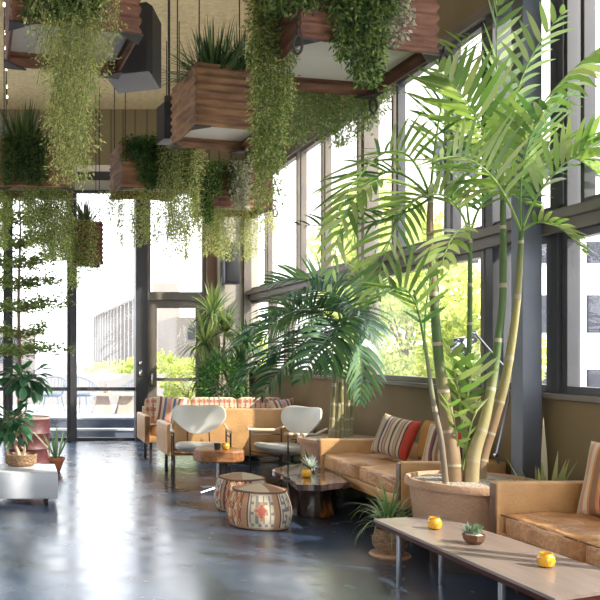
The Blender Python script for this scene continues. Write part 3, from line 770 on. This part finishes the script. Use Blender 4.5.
fr((462,470,.0),(468,430,-.1),(478,404,-.2),.16,10,GB,w=.03,droop=.2,start=.3)

# ------------------------------------------------------------------ dark arching palm and planter
QC = Vector((3.30,8.62,0))
round_planter(QC, .42, .58, 'round brown planter holding the dark arching palm beyond the sofa with striped pillows')
org = Vector((QC.x, QC.y, .575))
t = thing('palm', org, 'dark green kentia palm with arching fronds above the white lounge chair', 'palm')
D1=(.035,.10,.055); D2=(.06,.15,.07); D3=(.10,.20,.08); D4=(.12,.20,.18)
def Q(px,py,dy=0.): return W(px,py,8.6+dy)
for i,(px,tx,ty) in enumerate(((331,338,330),(336,345,300),(341,342,345),(346,352,310),(350,358,320))):
    ring_stem(t, [Vector((W(px,430,8.55+.05*i).x,8.55+.05*i,.57)), Q((px*2+tx)/3,400,.05*i), Q(tx,ty,.04*i)], [.03,.022,.010], [(.30,.24,.14),(.20,.19,.08),D3], org=org, n=40, every=6)
def fq(a,b,c,ll=.5,n=34,cols=(D1,D2,D3,D1),w=.030,droop=1.25,start=.2):
    frond(t, Q(*a), Q(*b), Q(*c), ll, n, list(cols), w, droop, start, .014, org)
K=(343,335,0)
fq(K,(315,275,-.3),(232,350,-.7),.55,38)
fq(K,(320,300,-.5),(238,385,-.9),.50,38,(D1,D1,D2))
fq(K,(335,260,.2),(268,285,.4),.42,30,(D2,D3,D4),droop=.6)
fq(K,(350,270,-.2),(285,300,-.6),.50,34,(D2,D4,D1))
fq(K,(340,290,-.7),(330,370,-1.0),.45,30,(D2,D3,D1))
fq(K,(350,280,-.4),(375,340,-.8),.40,28,(D2,D3,D4))
fq((352,320,.1),(362,250,.1),(405,262,.1),.34,26,((.30,.36,.14),(.22,.30,.10)),droop=.8)
fq((352,320,.1),(385,300,.2),(352,262,.0),.30,24,((.34,.38,.18),(.2,.3,.1)),droop=.5)
fq(K,(310,320,-.2),(262,395,-.5),.45,30,(D1,D2,D3))
fq(K,(300,285,.4),(262,340,.6),.45,28,(D3,D2))
fq(K,(348,300,-.9),(300,380,-1.2),.42,28,(D2,D1,D3))
fq(K,(365,310,-.1),(360,400,-.3),.40,24,(D3,D2),droop=1.2)
fq((350,400,0),(350,350,-.1),(372,330,-.2),.34,18,(D3,D2),droop=.3)
# small fern at its foot
t = thing('potted_fern', (2.93,8.33,0), 'dark green fern low on the floor behind the live-edge table', 'plant')
b = MB(); b.lathe([(0,0),(.10,0),(.13,.20),(.12,.20),(.115,.17),(0,.17)], 24); b.build('pot', M['iron'], t)
rosette(t, 'foliage', (0,0,.17), 160, .36, .03, [D2,D3,D1,(.08,.17,.06)], (5,80), 1.4)
t = thing('silver_succulent', onz(312,471,.35), 'small silver grey leafed plant on the live-edge slab table', 'plant')
b = MB(); b.lathe([(0,0),(.025,0),(.035,.035),(.03,.035),(0,.03)], 16); b.build('pot', M['black'], t)
rosette(t, 'foliage', (0,0,.03), 60, .12, .018, [(.45,.50,.58),(.35,.40,.46),(.55,.6,.66)], (5,85), .5)
t = thing('succulent', onz(474,544,.40), 'small grey green succulent in a brown faceted bowl on the long low table', 'plant')
b = MB(); b.lathe([(0,0),(.030,0),(.052,.022),(.060,.055),(.054,.055),(.05,.045),(0,.045)], 7); b.build('pot', M['leather_edge'], t, False)
b = MB(); b.lathe([(.052,.046),(.03,.056),(0,.058)], 14); b.build('gravel', M['board'], t)
rosette(t, 'foliage', (0,0,.05), 26, .045, .016, [(.16,.24,.16),(.24,.32,.24),(.30,.38,.34)], (10,85), .2, rootr=.04)
rosette(t, 'foliage', (.02,.01,.06), 22, .05, .014, [(.16,.28,.14),(.2,.3,.2),(.3,.38,.3)], (30,85), .2, rootr=.03)
rosette(t, 'foliage', (-.02,.0,.06), 26, .062, .014, [(.12,.2,.16),(.2,.28,.24)], (30,85), .1, rootr=.03)
# spider plant
t = thing('spider_plant', (2.655,6.02,0), 'spider plant in a woven pot behind the far end of the long low table', 'plant')
b = MB(); b.lathe([(0,.0),(.13,0),(.14,.015),(.13,.03),(0,.03)], 28); b.build('saucer', M['planter'], t)
b = MB(); b.lathe([(0,.03),(.08,.03),(.115,.08),(.12,.13),(.095,.19),(.10,.20),(.088,.20),(.085,.18),(0,.18)], 32); b.build('pot', M['wicker'], t)
rosette(t, 'foliage', (0,0,.18), 80, .42, .012, [(.18,.30,.13),(.28,.40,.18),(.42,.50,.34)], (35,88), 1.25, seg=9)
rosette(t, 'foliage', (-.02,-.03,.30), 40, .16, .016, [(.25,.42,.16),(.34,.5,.24)], (5,85), .7)
# snake plants behind the column
t = thing('snake_plant', (3.56,5.66,0), 'pale-edged snake plant at the foot of the steel column behind the sofa arm', 'plant')
b = MB(); b.lathe([(0,0),(.09,0),(.12,.44),(.11,.44),(.105,.40),(0,.40)], 24); b.build('pot', M['iron'], t)
rosette(t, 'foliage', (-.02,0,.40), 12, .42, .035, [(.42,.46,.22),(.30,.36,.16),(.5,.5,.3)], (62,86), .25, rootr=.08)
rosette(t, 'foliage', (-.03,0,.40), 1, .56, .045, [(.62,.55,.46)], (88,89), .0, rootr=.0)

# ------------------------------------------------------------------ clip lamp behind the palm
t = thing('spot_lamp', (3.62,6.42,0), 'silver and black dome lamp on a jointed metal arm behind the palm stems', 'lamp')
ox, oy, _ = t.location
def LP(px,py,dy=0): p = W(px,py,6.42+dy); return (p.x-ox, p.y-oy, p.z)
b = MB(); b.lathe([(0,0),(.10,0),(.10,.015),(.02,.03),(0,.03)], 24, (LP(512,400)[0],0,0)); b.build('base', M['iron'], t)
q = LP(520,500); b = MB(); b.tube([(LP(512,400)[0],0,.02), (LP(512,400)[0],0,.30), LP(496,455)], .010, 8); b.tube([LP(496,455), LP(509,398), LP(507,370)], .007, 8); b.tube([LP(507,370), LP(475,333)], .008, 8); b.tube([LP(475,333), LP(466,340)], .007, 8); b.build('arm', M['steel'], t)
for q_ in ((496,455),(507,370),(475,333)): b = MB(); b.puff(LP(*q_), (.034,.03,.034), 3, n=4); b.build('joint', M['chrome'], t)
bb = MB(); bb.lathe([(.012,.10),(.03,.095),(.06,.06),(.075,.0),(.077,-.02),(.070,-.02),(.066,0),(.05,.05),(.01,.08)], 28)
o = bb.build('lamp_shade', M['chrome'], t); o.location = LP(460,347); o.rotation_euler = (0,math.radians(65),.3)
bb = MB(); bb.lathe([(0,.16),(.02,.16),(.028,.15),(.03,.095),(0,.095)], 16); o = bb.build('lamp_socket', M['black'], t); o.location = LP(460,347); o.rotation_euler = (0,math.radians(65),.3)

# ------------------------------------------------------------------ left side: platform, barrel, pots
t = thing('platform', (-.55,8.32,0), 'low white platform on small casters at the left edge', 'platform')
b = MB(); b.box((0,0,.19), (1.91,.62,.25), .012); b.build('deck', M['white_lam'], t)
for x in (-.85,.85):
    for y in (-.24,.24):
        b = MB(); b.tube([(x-.012,y,.035),(x+.012,y,.035)], .035, 14); b.box((x,y,.06),(.035,.04,.03)); b.build('caster', M['iron'], t)
t = thing('barrel', (.17,11.2,0), 'oxblood red metal barrel behind the white platform', 'barrel')
b = MB(); r = .29; b.lathe([(0,0),(r,0),(r+.008,.01),(r,.03),(r,.18),(r+.012,.195),(r,.21),(r,.38),(r+.012,.395),(r,.41),(r,.57)], 44); b.build('drum', M['barrel'], t)
b = MB(); b.lathe([(r,.57),(r+.012,.58),(r+.01,.595),(r-.01,.60),(r-.012,.585),(0,.585)], 44); b.build('lid', M['barreltop'], t)
t = thing('aloe', (.50,10.30,0), 'spiky aloe in a small terracotta pot right of the barrel', 'plant')
b = MB(); b.lathe([(0,0),(.045,0),(.095,.14),(.108,.14),(.108,.175),(.095,.175),(.09,.155),(0,.155)], 24); b.build('pot', M['terracotta'], t)
b = MB(); b.lathe([(.09,.156),(0,.16)], 20); b.build('soil', M['soil'], t)
rosette(t, 'foliage', (0,0,.155), 13, .44, .028, [(.16,.26,.15),(.22,.32,.2),(.12,.2,.12)], (45,85), .15, rootr=.04)
# hose
b = MB(); b.tube([(.07,10.86,.45),(.24,10.72,.43),(.40,10.66,.26),(.45,10.48,.01)], .010, 8); o = b.build('branch', M['armwood']); tag(o, 'thin pale bent branch leaning in front of the red barrel', 'branch')

def leaf_plant(t, crowns, leaf_len, m='leaf', cols=((.035,.12,.06),(.06,.18,.09),(.10,.25,.14))):
    for (c, rad, n) in crowns:
        b = MB(); st = MB()
        for i in range(n):
            d = Vector((random.gauss(0,1),random.gauss(0,1),random.gauss(.25,.8))).normalized()
            p = Vector(c)+Vector((d.x*rad[0],d.y*rad[1],d.z*rad[2]))*random.uniform(.45,1)
            dd = (d+Vector((0,0,-.5+random.uniform(-.3,.3)))).normalized(); side = dd.cross(Vector((random.uniform(-.3,.3),random.uniform(-.3,.3),1))).normalized()
            nn = side.cross(dd); L = leaf_len*random.uniform(.7,1.15); w = L*.62; vs = []
            for s_ in range(6):
                u = s_/5; ww = w*math.sin(PI*(.06+.92*u))**.8*.5; mid = p+dd*L*u+nn*(-.18*L*u*u)
                vs += [mid-side*ww+nn*ww*.25, mid, mid+side*ww+nn*ww*.25]
            k = random.uniform(.7,1.3); cc = tuple(x*k for x in random.choice(cols))
            b.add(vs, [f for j in range(5) for f in ((3*j,3*j+1,3*j+4,3*j+3),(3*j+1,3*j+2,3*j+5,3*j+4))], cc)
            st.tube([Vector(c)*.6+p*.4, p], .004, 4, False, (.2,.25,.1))
        fo = b.build('foliage', M[m], t); st.build('stalk', M['stem'], fo)
t = thing('rubber_plant', (.06,8.50,.315), 'broad-leaved potted plant with two leaf crowns on the white platform', 'plant')
b = MB(); b.lathe([(0,0),(.12,0),(.155,.03),(.16,.10),(.165,.115),(.15,.12),(.145,.10),(0,.10)], 28); b.build('pot', M['wicker'], t)
b = MB(); b.tube([(0.03,0,.10),(.05,.0,.22),(.02,0,.34),(.0,.0,.45)], [.02,.018,.015,.012], 8, col=(.55,.42,.3)); b.tube([(-.02,0,.10),(-.06,.02,.22),(-.05,0,.34),(.05,0,.55),(.06,0,.72)], [.02,.018,.015,.012,.010], 8, col=(.55,.42,.3))
b.tube([(-.12,-.03,.10),(-.15,-.04,.20),(-.08,-.02,.30),(.03,0,.16)], [.012,.012,.011,.010], 8, col=(.6,.48,.36)); b.build('stem', M['stem'], t)
leaf_plant(t, [((-.09,-.02,.42),(.20,.18,.20),100), ((.03,0,.86),(.23,.20,.14),100)], .125)

def layered_tree(loc, label):
    t = thing('layered_tree', loc, label, 'tree')
    b = MB(); b.lathe([(0,0),(.16,0),(.2,.4),(.19,.4),(.18,.36),(0,.36)], 24); b.build('pot', M['iron'], t)
    b = MB(); H = 4.1; b.tube([(0,0,.36),(.01,0,1.2),(-.01,0,2.2),(.02,0,3.2),(0,0,H)], [.035,.03,.024,.016,.006], 8, col=(.25,.15,.1))
    Pp = []; Dv = []
    for z, R_, n in ((1.5,.62,8),(1.75,.42,5),(2.15,.62,9),(2.5,.55,8),(2.8,.5,7),(3.1,.45,7),(3.45,.4,6),(3.8,.3,5),(4.05,.2,4)):
        for i in range(n):
            a = i*2*PI/n+z*3+random.uniform(-.3,.3); L = R_*random.uniform(.85,1.3)
            p0 = Vector((0,0,z-.12)); p2 = Vector((math.cos(a)*L,math.sin(a)*L,z+random.uniform(-.03,.08))); p1 = Vector((math.cos(a)*L*.5,math.sin(a)*L*.5,z+.04))
            b.tube([bez(p0,p1,p2,k/6) for k in range(7)], [.008*(1-k/8) for k in range(7)], 4, False, (.18,.11,.07))
            for _ in range(120):
                u = random.uniform(.2,1.05); q = bez(p0,p1,p2,u)+Vector((random.gauss(0,.07),random.gauss(0,.07),random.gauss(0,.045))); Pp.append(q); Dv.append((random.gauss(0,1)+math.cos(a),random.gauss(0,1)+math.sin(a),random.gauss(0,.5)))
    b.build('trunk', M['stem'], t)
    n = len(Pp); leaf_mesh('foliage', Pp, Dv, rng.uniform(.05,.085,n), rng.uniform(.025,.042,n), mixcols([(.16,.22,.08),(.22,.28,.09),(.12,.15,.07)],n), M['fineleaf'], t)
layered_tree((.06,12.6,0), 'slender tree with flat tiers of small leaves by the far left glass')

# dracaenas near the far corner
def dracaena(loc, heads, label, cols):
    t = thing('dracaena', loc, label, 'plant')
    b = MB(); b.lathe([(0,0),(.15,0),(.2,.42),(.19,.42),(.18,.38),(0,.38)], 24); b.build('pot', M['iron'], t)
    for (x,y,z,n,L) in heads:
        b = MB(); b.tube([(x*.2,y*.2,.38),(x*.7,y*.7,z*.6),(x,y,z)], [.03,.026,.02], 8, col=(.5,.4,.3)); b.build('stem', M['stem'], t)
        rosette(t, 'foliage', (x,y,z), n, L, .036, cols, (-10,88), .9, seg=6)
YD = [(.22,.30,.10),(.38,.42,.16),(.14,.22,.10),(.10,.17,.08)]
dracaena((3.05,12.75,0), [(-.08,0,2.0,90,.55),(-.22,-.1,1.55,110,.6),(-.25,-.2,1.05,80,.5),(.12,.1,1.75,80,.5),(-.05,-.15,1.2,80,.5),(.28,-.1,1.45,70,.5)], 'tall dracaena with strappy yellow green leaf heads beside the glass door', YD)
dracaena((3.32,12.15,0), [(0,0,1.55,70,.42),(-.05,.1,1.2,60,.42),(-.2,0,.95,60,.40)], 'darker dracaena behind the far sofa next to the right wall', [(.06,.14,.07),(.10,.2,.08)])
t = thing('ficus_bush', (2.95,12.1,0), 'dense small-leaved green bush behind the far sofa under the arching palm', 'plant')
b = MB(); b.lathe([(0,0),(.13,0),(.16,.35),(.15,.35),(.14,.32),(0,.32)], 20); b.build('pot', M['iron'], t)
b = MB(); b.tube([(0,0,.32),(0,0,.9)], [.02,.012], 6, col=(.25,.15,.1)); b.build('stem', M['stem'], t)
n = 2600; d = rng.normal(size=(n,3)); d /= np.linalg.norm(d,axis=1,keepdims=True)
leaf_mesh('foliage', d*rng.uniform(.5,1,(n,1))*np.array([.36,.3,.45])+np.array([0,0,1.0]), d, rng.uniform(.04,.07,n), rng.uniform(.02,.035,n), mixcols([(.06,.16,.05),(.12,.26,.06),(.04,.10,.04)],n), M['leaf'], t)

# ------------------------------------------------------------------ hanging boxes
def hanging_box(corners, z0, h, label, m='rust', rods=(0,1,2,3), hooks=(), ridges=8, tilt=0.):
    """corners: near-left, near-right, far-right, far-left on plan."""
    cs = [Vector((x,y,0)) for x,y in corners]; cen = sum(cs, Vector())/4
    t = thing('hanging_planter', (cen.x,cen.y,z0), label, 'hanging planter', 'corrugated steel planters hung from the ceiling')
    c = [p-cen for p in cs]
    for i in range(4):
        a = c[i]; b_ = c[(i+1)%4]; d = (b_-a).normalized(); nrm = Vector((d.y,-d.x,0)); L = (b_-a).length
        steps = ridges*8; prof = []
        for k in range(steps+1):
            z = h*k/steps; off = .011*math.sin(2*PI*ridges*k/steps); prof.append((off,z))
        vs = []
        for e in (a+d*.004, b_-d*.004):
            for off,z in prof: vs.append(e+nrm*(off)+Vector((0,0,z)))
            for off,z in prof: vs.append(e+nrm*(off-.012)+Vector((0,0,z)))
        n = steps+1; fs = []
        for k in range(steps):
            fs.append((k,2*n+k,2*n+k+1,k+1)); fs.append((n+k,n+k+1,3*n+k+1,3*n+k))
            fs.append((k,k+1,n+k+1,n+k)); fs.append((2*n+k,3*n+k,3*n+k+1,2*n+k+1))
        fs += [(0,n,3*n,2*n),(n-1,3*n-1,4*n-1,2*n-1)]
        b = MB(); b.add(vs, fs); b.build('side_panel', M[m], t, True, autos=60)
    ins = [p*.955 for p in c]
    b = MB(); b.prism([(p.x,p.y) for p in ins], .10, .125); b.build('bottom_board', M['board'], t, False)
    b = MB(); b.prism([(p.x*.99,p.y*.99) for p in ins], h-.09, h-.06); b.build('soil', M['soil'], t, False)
    for i in range(4):
        p = c[i]; q = p.normalized()
        b = MB(); s_ = .05
        d1 = (c[(i+1)%4]-p).normalized(); d2 = (c[(i-1)%4]-p).normalized()
        o_ = p+(-d1-d2)*.016
        tri = [o_, o_+d1*.16, o_+d2*.16]
        b.add([x+Vector((0,0,-.012)) for x in tri]+[x+Vector((0,0,-.001)) for x in tri], [(0,2,1),(3,4,5),(0,1,4,3),(1,2,5,4),(2,0,3,5)])
        b.build('corner_bracket', M['iron'], t, False)
        if i in hooks:
            e = o_+(-d1-d2)*.012; b = MB(); R1 = .028; R2 = .055
            b.tube([e+Vector((R1*math.cos(a_),0,-.055+R2*math.sin(a_))) for a_ in [2*PI*k/20 for k in range(21)]], .009, 8, False)
            b.tube([e+Vector((0,0,-.002)), e+Vector((0,0,.05))], .009, 6); b.build('hook', M['iron'], t)
        if i in rods:
            e = p+(d1+d2)*.05; b = MB(); b.tube([e+Vector((0,0,.13)), e+Vector((0,0,ZC-z0-.005))], .006, 6); b.build('hanging_rod', M['rope'], t)
    return t

def trailing(loc_rim, strands, cols, label, dens=190, leaf=(.022,.04), w=.4, spread=.045, name='trailing_plant', wav=.03, cat='plant', tuft=None):
    """strands: (x, y, z_top, z_bottom). One plant: stems plus foliage."""
    t = thing(name, loc_rim, label, cat); o = Vector(loc_rim)
    st = MB(); PP = []; DD = []
    for (x,y,zt_,zb) in strands:
        L = zt_-zb; k = max(4,int(L/.12)); ph = random.uniform(0,6); pts = []
        for i in range(k+1):
            u = i/k; pts.append(Vector((x+wav*math.sin(ph+u*L*5)*min(1,u*3), y+wav*math.cos(ph*1.7+u*L*4)*min(1,u*3), zt_-L*u)))
        st.tube([p-o for p in pts], .0022, 3, False, (.2,.22,.08))
        n = int(L*dens)
        if n < 1: continue
        u = rng.uniform(0,1,n); xs = np.array([p[:] for p in pts]); idx = u*k; i0 = np.minimum(idx.astype(int),k-1); f_ = (idx-i0)[:,None]
        base_ = xs[i0]*(1-f_)+xs[i0+1]*f_; taper = (1-.6*u)[:,None]
        off = rng.normal(size=(n,3))*spread*taper*np.array([1,1,.5]); PP.append(base_+off*.8-np.array(o[:])); 
        dd = off/spread*.7+rng.normal(size=(n,3))*.35; dd[:,2] -= .55; DD.append(dd)
    if tuft:
        n, c_, sz = tuft; d_ = rng.normal(size=(n,3)); d_ /= np.linalg.norm(d_,axis=1,keepdims=True); d_[:,2] = np.abs(d_[:,2])
        PP.append(d_*rng.uniform(.5,1,(n,1))*np.array(sz)+np.array(c_)-np.array(o[:])); DD.append(d_+rng.normal(size=(n,3))*.5)
    PP = np.concatenate(PP); DD = np.concatenate(DD); n = len(PP)
    st.build('stem', M['stem'], t)
    leaf_mesh('foliage', PP, DD, rng.uniform(leaf[0],leaf[1],n), rng.uniform(leaf[0],leaf[1],n)*w, mixcols(cols,n,.3), M['fineleaf'], t)
    return t
def strands(Y, ztop, spec, jit=.05, n_per=1, zj=.10):
    out = []
    for px0, px1, bot, n in spec:
        for i in range(n):
            px = random.uniform(px0,px1); y = Y+random.uniform(-jit,jit); x = (px-15)*y/F
            b_ = bot(px) if callable(bot) else bot
            zb = EYE+(352-b_)*y/F + abs(random.gauss(0,zj)); zt_ = ztop+random.uniform(-.02,.03)
            if zb < zt_-.05: out.append((x,y,zt_,zb))
    return out
LG = [(.44,.46,.19),(.54,.56,.26),(.32,.36,.13),(.60,.60,.33)]
MG = [(.16,.25,.08),(.22,.32,.10),(.30,.38,.14)]
DG = [(.04,.09,.03),(.07,.13,.04),(.10,.17,.05)]
SG = [(.32,.39,.21),(.44,.50,.31),(.22,.30,.15)]
VG = [(.55,.52,.50),(.40,.42,.36),(.25,.15,.17),(.6,.58,.55)]

ZB = 3.40; HB = .56
# box 1: top left
hanging_box([(-.02,5.0),(.77,5.22),(.72,6.02),(-.06,5.80)], ZB, HB, 'rusty hanging planter at the top left corner with pale green trailing vines')
trailing((.37,5.1,ZB+HB), strands(4.96, ZB+HB+.02, [(34,62,lambda p: 60+(p-34)*2.6,13),(56,84,188,26),(84,110,lambda p: 130-(p-84)*3.2,13),(98,108,100,2)], .05)
   + strands(5.25, ZB-.0, [(55,95,150,10)], .1), LG, 'pale green trailing vine mass hanging longest from the top left planter', 190, (.016,.034), .38, .06, wav=.05)
trailing((.30,5.35,ZB+HB), strands(4.93, ZB+HB+.03, [(20,112,18,22)], .03, zj=.03), MG+DG, 'dark bushy vines over the rim of the top left planter', 220, (.03,.05), .5, .05, tuft=(1500,(.35,5.3,ZB+HB-.02),(.4,.35,.25)))
# box 2: centre left, corrugated brown with grass
hanging_box([(1.57,7.38),(2.30,7.60),(2.24,8.38),(1.50,8.16)], 3.42, .55, 'brown corrugated hanging planter with spiky dark grass, left of the largest planter', 'rustwood')
t = thing('grass_plant', (1.9,7.85,3.92), 'spiky dark green grass growing on top of the brown hanging planter', 'plant')
rosette(t, 'foliage', (-.1,-.15,-.03), 330, .50, .016, [(.04,.09,.035),(.08,.15,.06),(.14,.22,.09),(.03,.06,.03)], (15,88), .7, rootr=.22)
rosette(t, 'foliage', (.17,-.05,-.03), 240, .50, .016, [(.04,.09,.035),(.08,.15,.06),(.03,.06,.03)], (15,88), .7, rootr=.2)
# box 3: large one, top centre
hanging_box([(1.77,5.28),(2.78,5.58),(2.73,6.50),(1.77,6.28)], 3.40, .60, 'largest rusty hanging planter at the top centre with hooks under its corners', hooks=(0,1,2))
trailing((1.7,5.4,4.0), strands(5.70, 4.0, [(256,284,lambda p: 175,30),(258,276,215,12),(284,292,120,6)], .04), LG+MG, 'long light green vine column at the left corner of the largest hanging planter', 230, (.02,.036), .45, .045, wav=.02)
trailing((2.3,6.5,4.0), strands(6.62, 4.0, [(286,330,145,26),(330,372,lambda p: 150-(p-330)*.4,26),(372,392,125,8)], .05), SG+MG, 'grey green vines hanging behind and below the largest hanging planter', 230, (.02,.036), .45, .05, wav=.03)
trailing((2.2,5.3,4.0), strands(5.28, 4.02, [(262,400,14,46),(338,356,62,8)], .04, zj=.05)+strands(5.32, 4.02, [(356,384,90,20)], .05), DG+MG, 'dark green vines spilling over the front of the largest hanging planter', 230, (.025,.045), .5, .055, tuft=(2200,(2.2,5.8,3.98),(.5,.45,.3)))
trailing((2.45,5.35,4.0), strands(5.36, 4.02, [(386,402,52,9),(372,384,50,4),(398,410,40,4)], .03), VG, 'silver and pink variegated vine near the right corner of the largest hanging planter', 110, (.03,.045), .6, .045)
# box 4
hanging_box([(1.26,10.0),(2.02,10.15),(1.98,10.90),(1.20,10.75)], 3.39, .56, 'rust red hanging planter with dark ivy, lower left of the brown one', 'rustwood')
trailing((1.6,9.95,3.95), strands(9.98, 3.97, [(126,150,160,16),(143,188,190,40)], .04), [(.05,.14,.05),(.08,.18,.06)]+DG, 'dark green ivy covering the front of the rust red hanging planter', 220, (.03,.05), .7, .05)
trailing((1.7,9.9,3.95), strands(9.92, 3.97, [(160,180,200,14),(165,200,242,26)], .05)+strands(10.6, 3.45, [(104,120,228,9),(120,160,248,26),(160,192,262,18)], .2), LG, 'pale vines dripping below the rust red hanging planter', 200, (.022,.04), .4, .05)
# box 5
hanging_box([(-.18,10.0),(.68,10.05),(.72,10.80),(-.16,10.75)], 3.39, .56, 'rust red hanging planter at the left edge under the pale vine mass', 'rustwood')
trailing((.2,9.95,3.95), strands(9.97, 3.97, [(5,46,185,46)], .04), DG+[(.12,.17,.07)], 'dark olive vines covering the front of the left edge hanging planter', 220, (.03,.05), .5, .05)
trailing((.3,10.6,3.95), strands(10.4, 3.45, [(-8,9,250,18),(26,44,248,26),(44,70,262,44),(8,26,215,8)], .3), MG+LG, 'long green vines hanging below the left edge planter in front of the glass', 210, (.022,.04), .45, .05)
t = thing('grass_plant', (.10,10.3,3.88), 'spiky dark plant on top of the left edge hanging planter', 'plant')
rosette(t, 'foliage', (0,0,0), 260, .55, .02, [(.05,.09,.03),(.10,.15,.05)], (20,88), .8, rootr=.25)
# box 6: lower, darker
hanging_box([(.83,12.6),(1.31,12.65),(1.30,13.2),(.84,13.15)], 2.77, .62, 'dark small hanging planter low in front of the far left glass', 'rust', ridges=9)
t = thing('grass_plant', (1.05,12.85,3.33), 'small spiky purple green plant in the low dark hanging planter', 'plant')
rosette(t, 'foliage', (0,0,0), 150, .52, .018, [(.12,.10,.09),(.10,.15,.07),(.2,.2,.14)], (20,88), .7, rootr=.1)
trailing((.9,12.5,3.39), strands(12.52, 3.40, [(52,72,262,24),(70,86,290,12),(84,98,275,8)], .05), MG+LG, 'green vines trailing over the low dark hanging planter', 150, (.025,.045), .5, .05)
# box 7
hanging_box([(2.57,11.4),(3.50,11.55),(3.46,12.3),(2.53,12.15)], 3.39, .58, 'rusty hanging planter nearest the far corner, under the long vine column', hooks=(1,))
trailing((2.8,11.35,3.97), strands(11.36, 3.99, [(212,238,195,22)], .03)+strands(11.3, 3.99, [(192,212,225,16)], .05), MG+DG, 'mid green vines on the front of the far corner hanging planter', 220, (.03,.05), .5, .05)
trailing((3.1,11.3,3.97), strands(11.30, 3.99, [(234,248,212,9)], .03), VG[:2]+[(.35,.38,.3)], 'silvery vine on the front of the far corner hanging planter', 150, (.035,.06), .6, .05)
trailing((3.0,11.9,3.5), strands(11.9, 3.48, [(196,225,256,18),(216,262,262,30),(255,276,235,12)], .3), LG, 'pale vines hanging below the far corner planter above the wall speaker', 200, (.022,.04), .4, .05)

# ------------------------------------------------------------------ speakers
def loudspeaker(loc, sz, rot, label, rod=None, bottom=True):
    t = thing('loudspeaker', loc, label, 'loudspeaker'); t.rotation_euler = rot
    w, d, h = sz; b = MB()
    top = [(-w*.5,-d*.5),(w*.42,-d*.5),(w*.5,-d*.3),(w*.5,d*.5),(-w*.5,d*.5)]
    n = len(top); vs = [(x,y,h) for x,y in top]+[(x*1.0,y,.0) for x,y in top]
    b.add(vs, [tuple(range(n)), tuple(range(2*n-1,n-1,-1))]+[(i,n+i,n+(i+1)%n,(i+1)%n) for i in range(n)])
    b.build('cabinet', M['black'], t, False)
    if bottom:
        b = MB(); b.box((0,0,-.006), (w*.94,d*.94,.012), .004); b.build('grille', M['greyplastic'], t)
    b = MB(); b.box((0,0,h+.05), (.09,.05,.10), .004)
    if rod: b.tube([(0,0,h+.1),(0,0,rod)], .014, 8)
    b.build('mount', M['iron'], t)
    return t
loudspeaker((.90,6.45,3.50), (.34,.45,.50), (0,0,math.radians(-20)), 'large black hanging loudspeaker beside the top left planter', rod=ZC-3.50-.01)
loudspeaker((1.63,9.0,3.68), (.19,.24,.38), (0,0,math.radians(10)), 'small black hanging loudspeaker half hidden behind the brown planter', rod=ZC-3.70-.01)
t = thing('loudspeaker', (xf(224), YF-.45, zf(287)), 'dark wall loudspeaker on the grey corner pier', 'loudspeaker')
b = MB(); b.box((0,0,.34), (.24,.22,.66), .015); b.build('cabinet', M['black'], t)
b = MB(); b.box((0,-.115,.34), (.20,.012,.60), .004); b.build('grille', M['black'], t)
b = MB(); b.box((0,.15,.34), (.06,.10,.10)); b.build('mount', M['iron'], t)

# string lights
def lights(p0, p1, n, sag, label):
    p0, p1 = Vector(p0), Vector(p1); t = thing('string_light', p0, label, 'string light', 'string lights under the ceiling')
    pts = [p0.lerp(p1,i/24)+Vector((0,0,-sag*4*(i/24)*(1-i/24))) for i in range(25)]
    b = MB(); b.tube([q-p0 for q in pts], .006, 5); b.build('wire', M['rope'], t)
    for i in range(n):
        q = pts[int((i+.5)*24/n)]-p0
        b = MB(); b.lathe([(0,-.05),(.009,-.047),(.013,-.03),(.009,-.015),(.006,0),(0,0)], 10, q); b.build('bulb', M['bulb'], t)
lights((-.12,7.0,5.38),(-.12,13.5,5.38),9,.05,'string of small warm bulbs near the left edge of the ceiling')
lights((1.9,5.4,5.38),(2.9,8.5,5.38),3,.12,'short string of bulbs above the brown hanging planter')
lights((.9,8.2,5.40),(2.0,12.5,5.40),5,.1,'string of bulbs between the left and centre planters')

# ------------------------------------------------------------------ light and camera
w = bpy.data.worlds.new('sky'); bpy.context.scene.world = w; w.use_nodes = True
nt = w.node_tree; bg = nt.nodes['Background']
bg.inputs[0].default_value = (.93,.96,1.0,1); bg.inputs[1].default_value = 4.0
sun = bpy.data.lights.new('sun', 'SUN'); sun.energy = 9; sun.angle = math.radians(1.0); sun.color = (1,.93,.80)
so = bpy.data.objects.new('sun', sun); C.objects.link(so)
sd = Vector((.72,-.42,.62)); so.rotation_euler = sd.to_track_quat('Z','Y').to_euler()

cam = bpy.data.cameras.new('camera'); co = bpy.data.objects.new('camera', cam); C.objects.link(co)
co.location = (0,0,EYE); co.rotation_euler = (PI/2,0,0)
cam.sensor_width = 36; cam.lens = 36*F/600; cam.shift_x = (300-15)/600; cam.shift_y = (352-300)/600; cam.clip_end = 400
sc = bpy.context.scene; sc.camera = co
sc.view_settings.view_transform = 'Standard'; sc.view_settings.look = 'None'; sc.view_settings.gamma = 1; sc.view_settings.exposure = .16
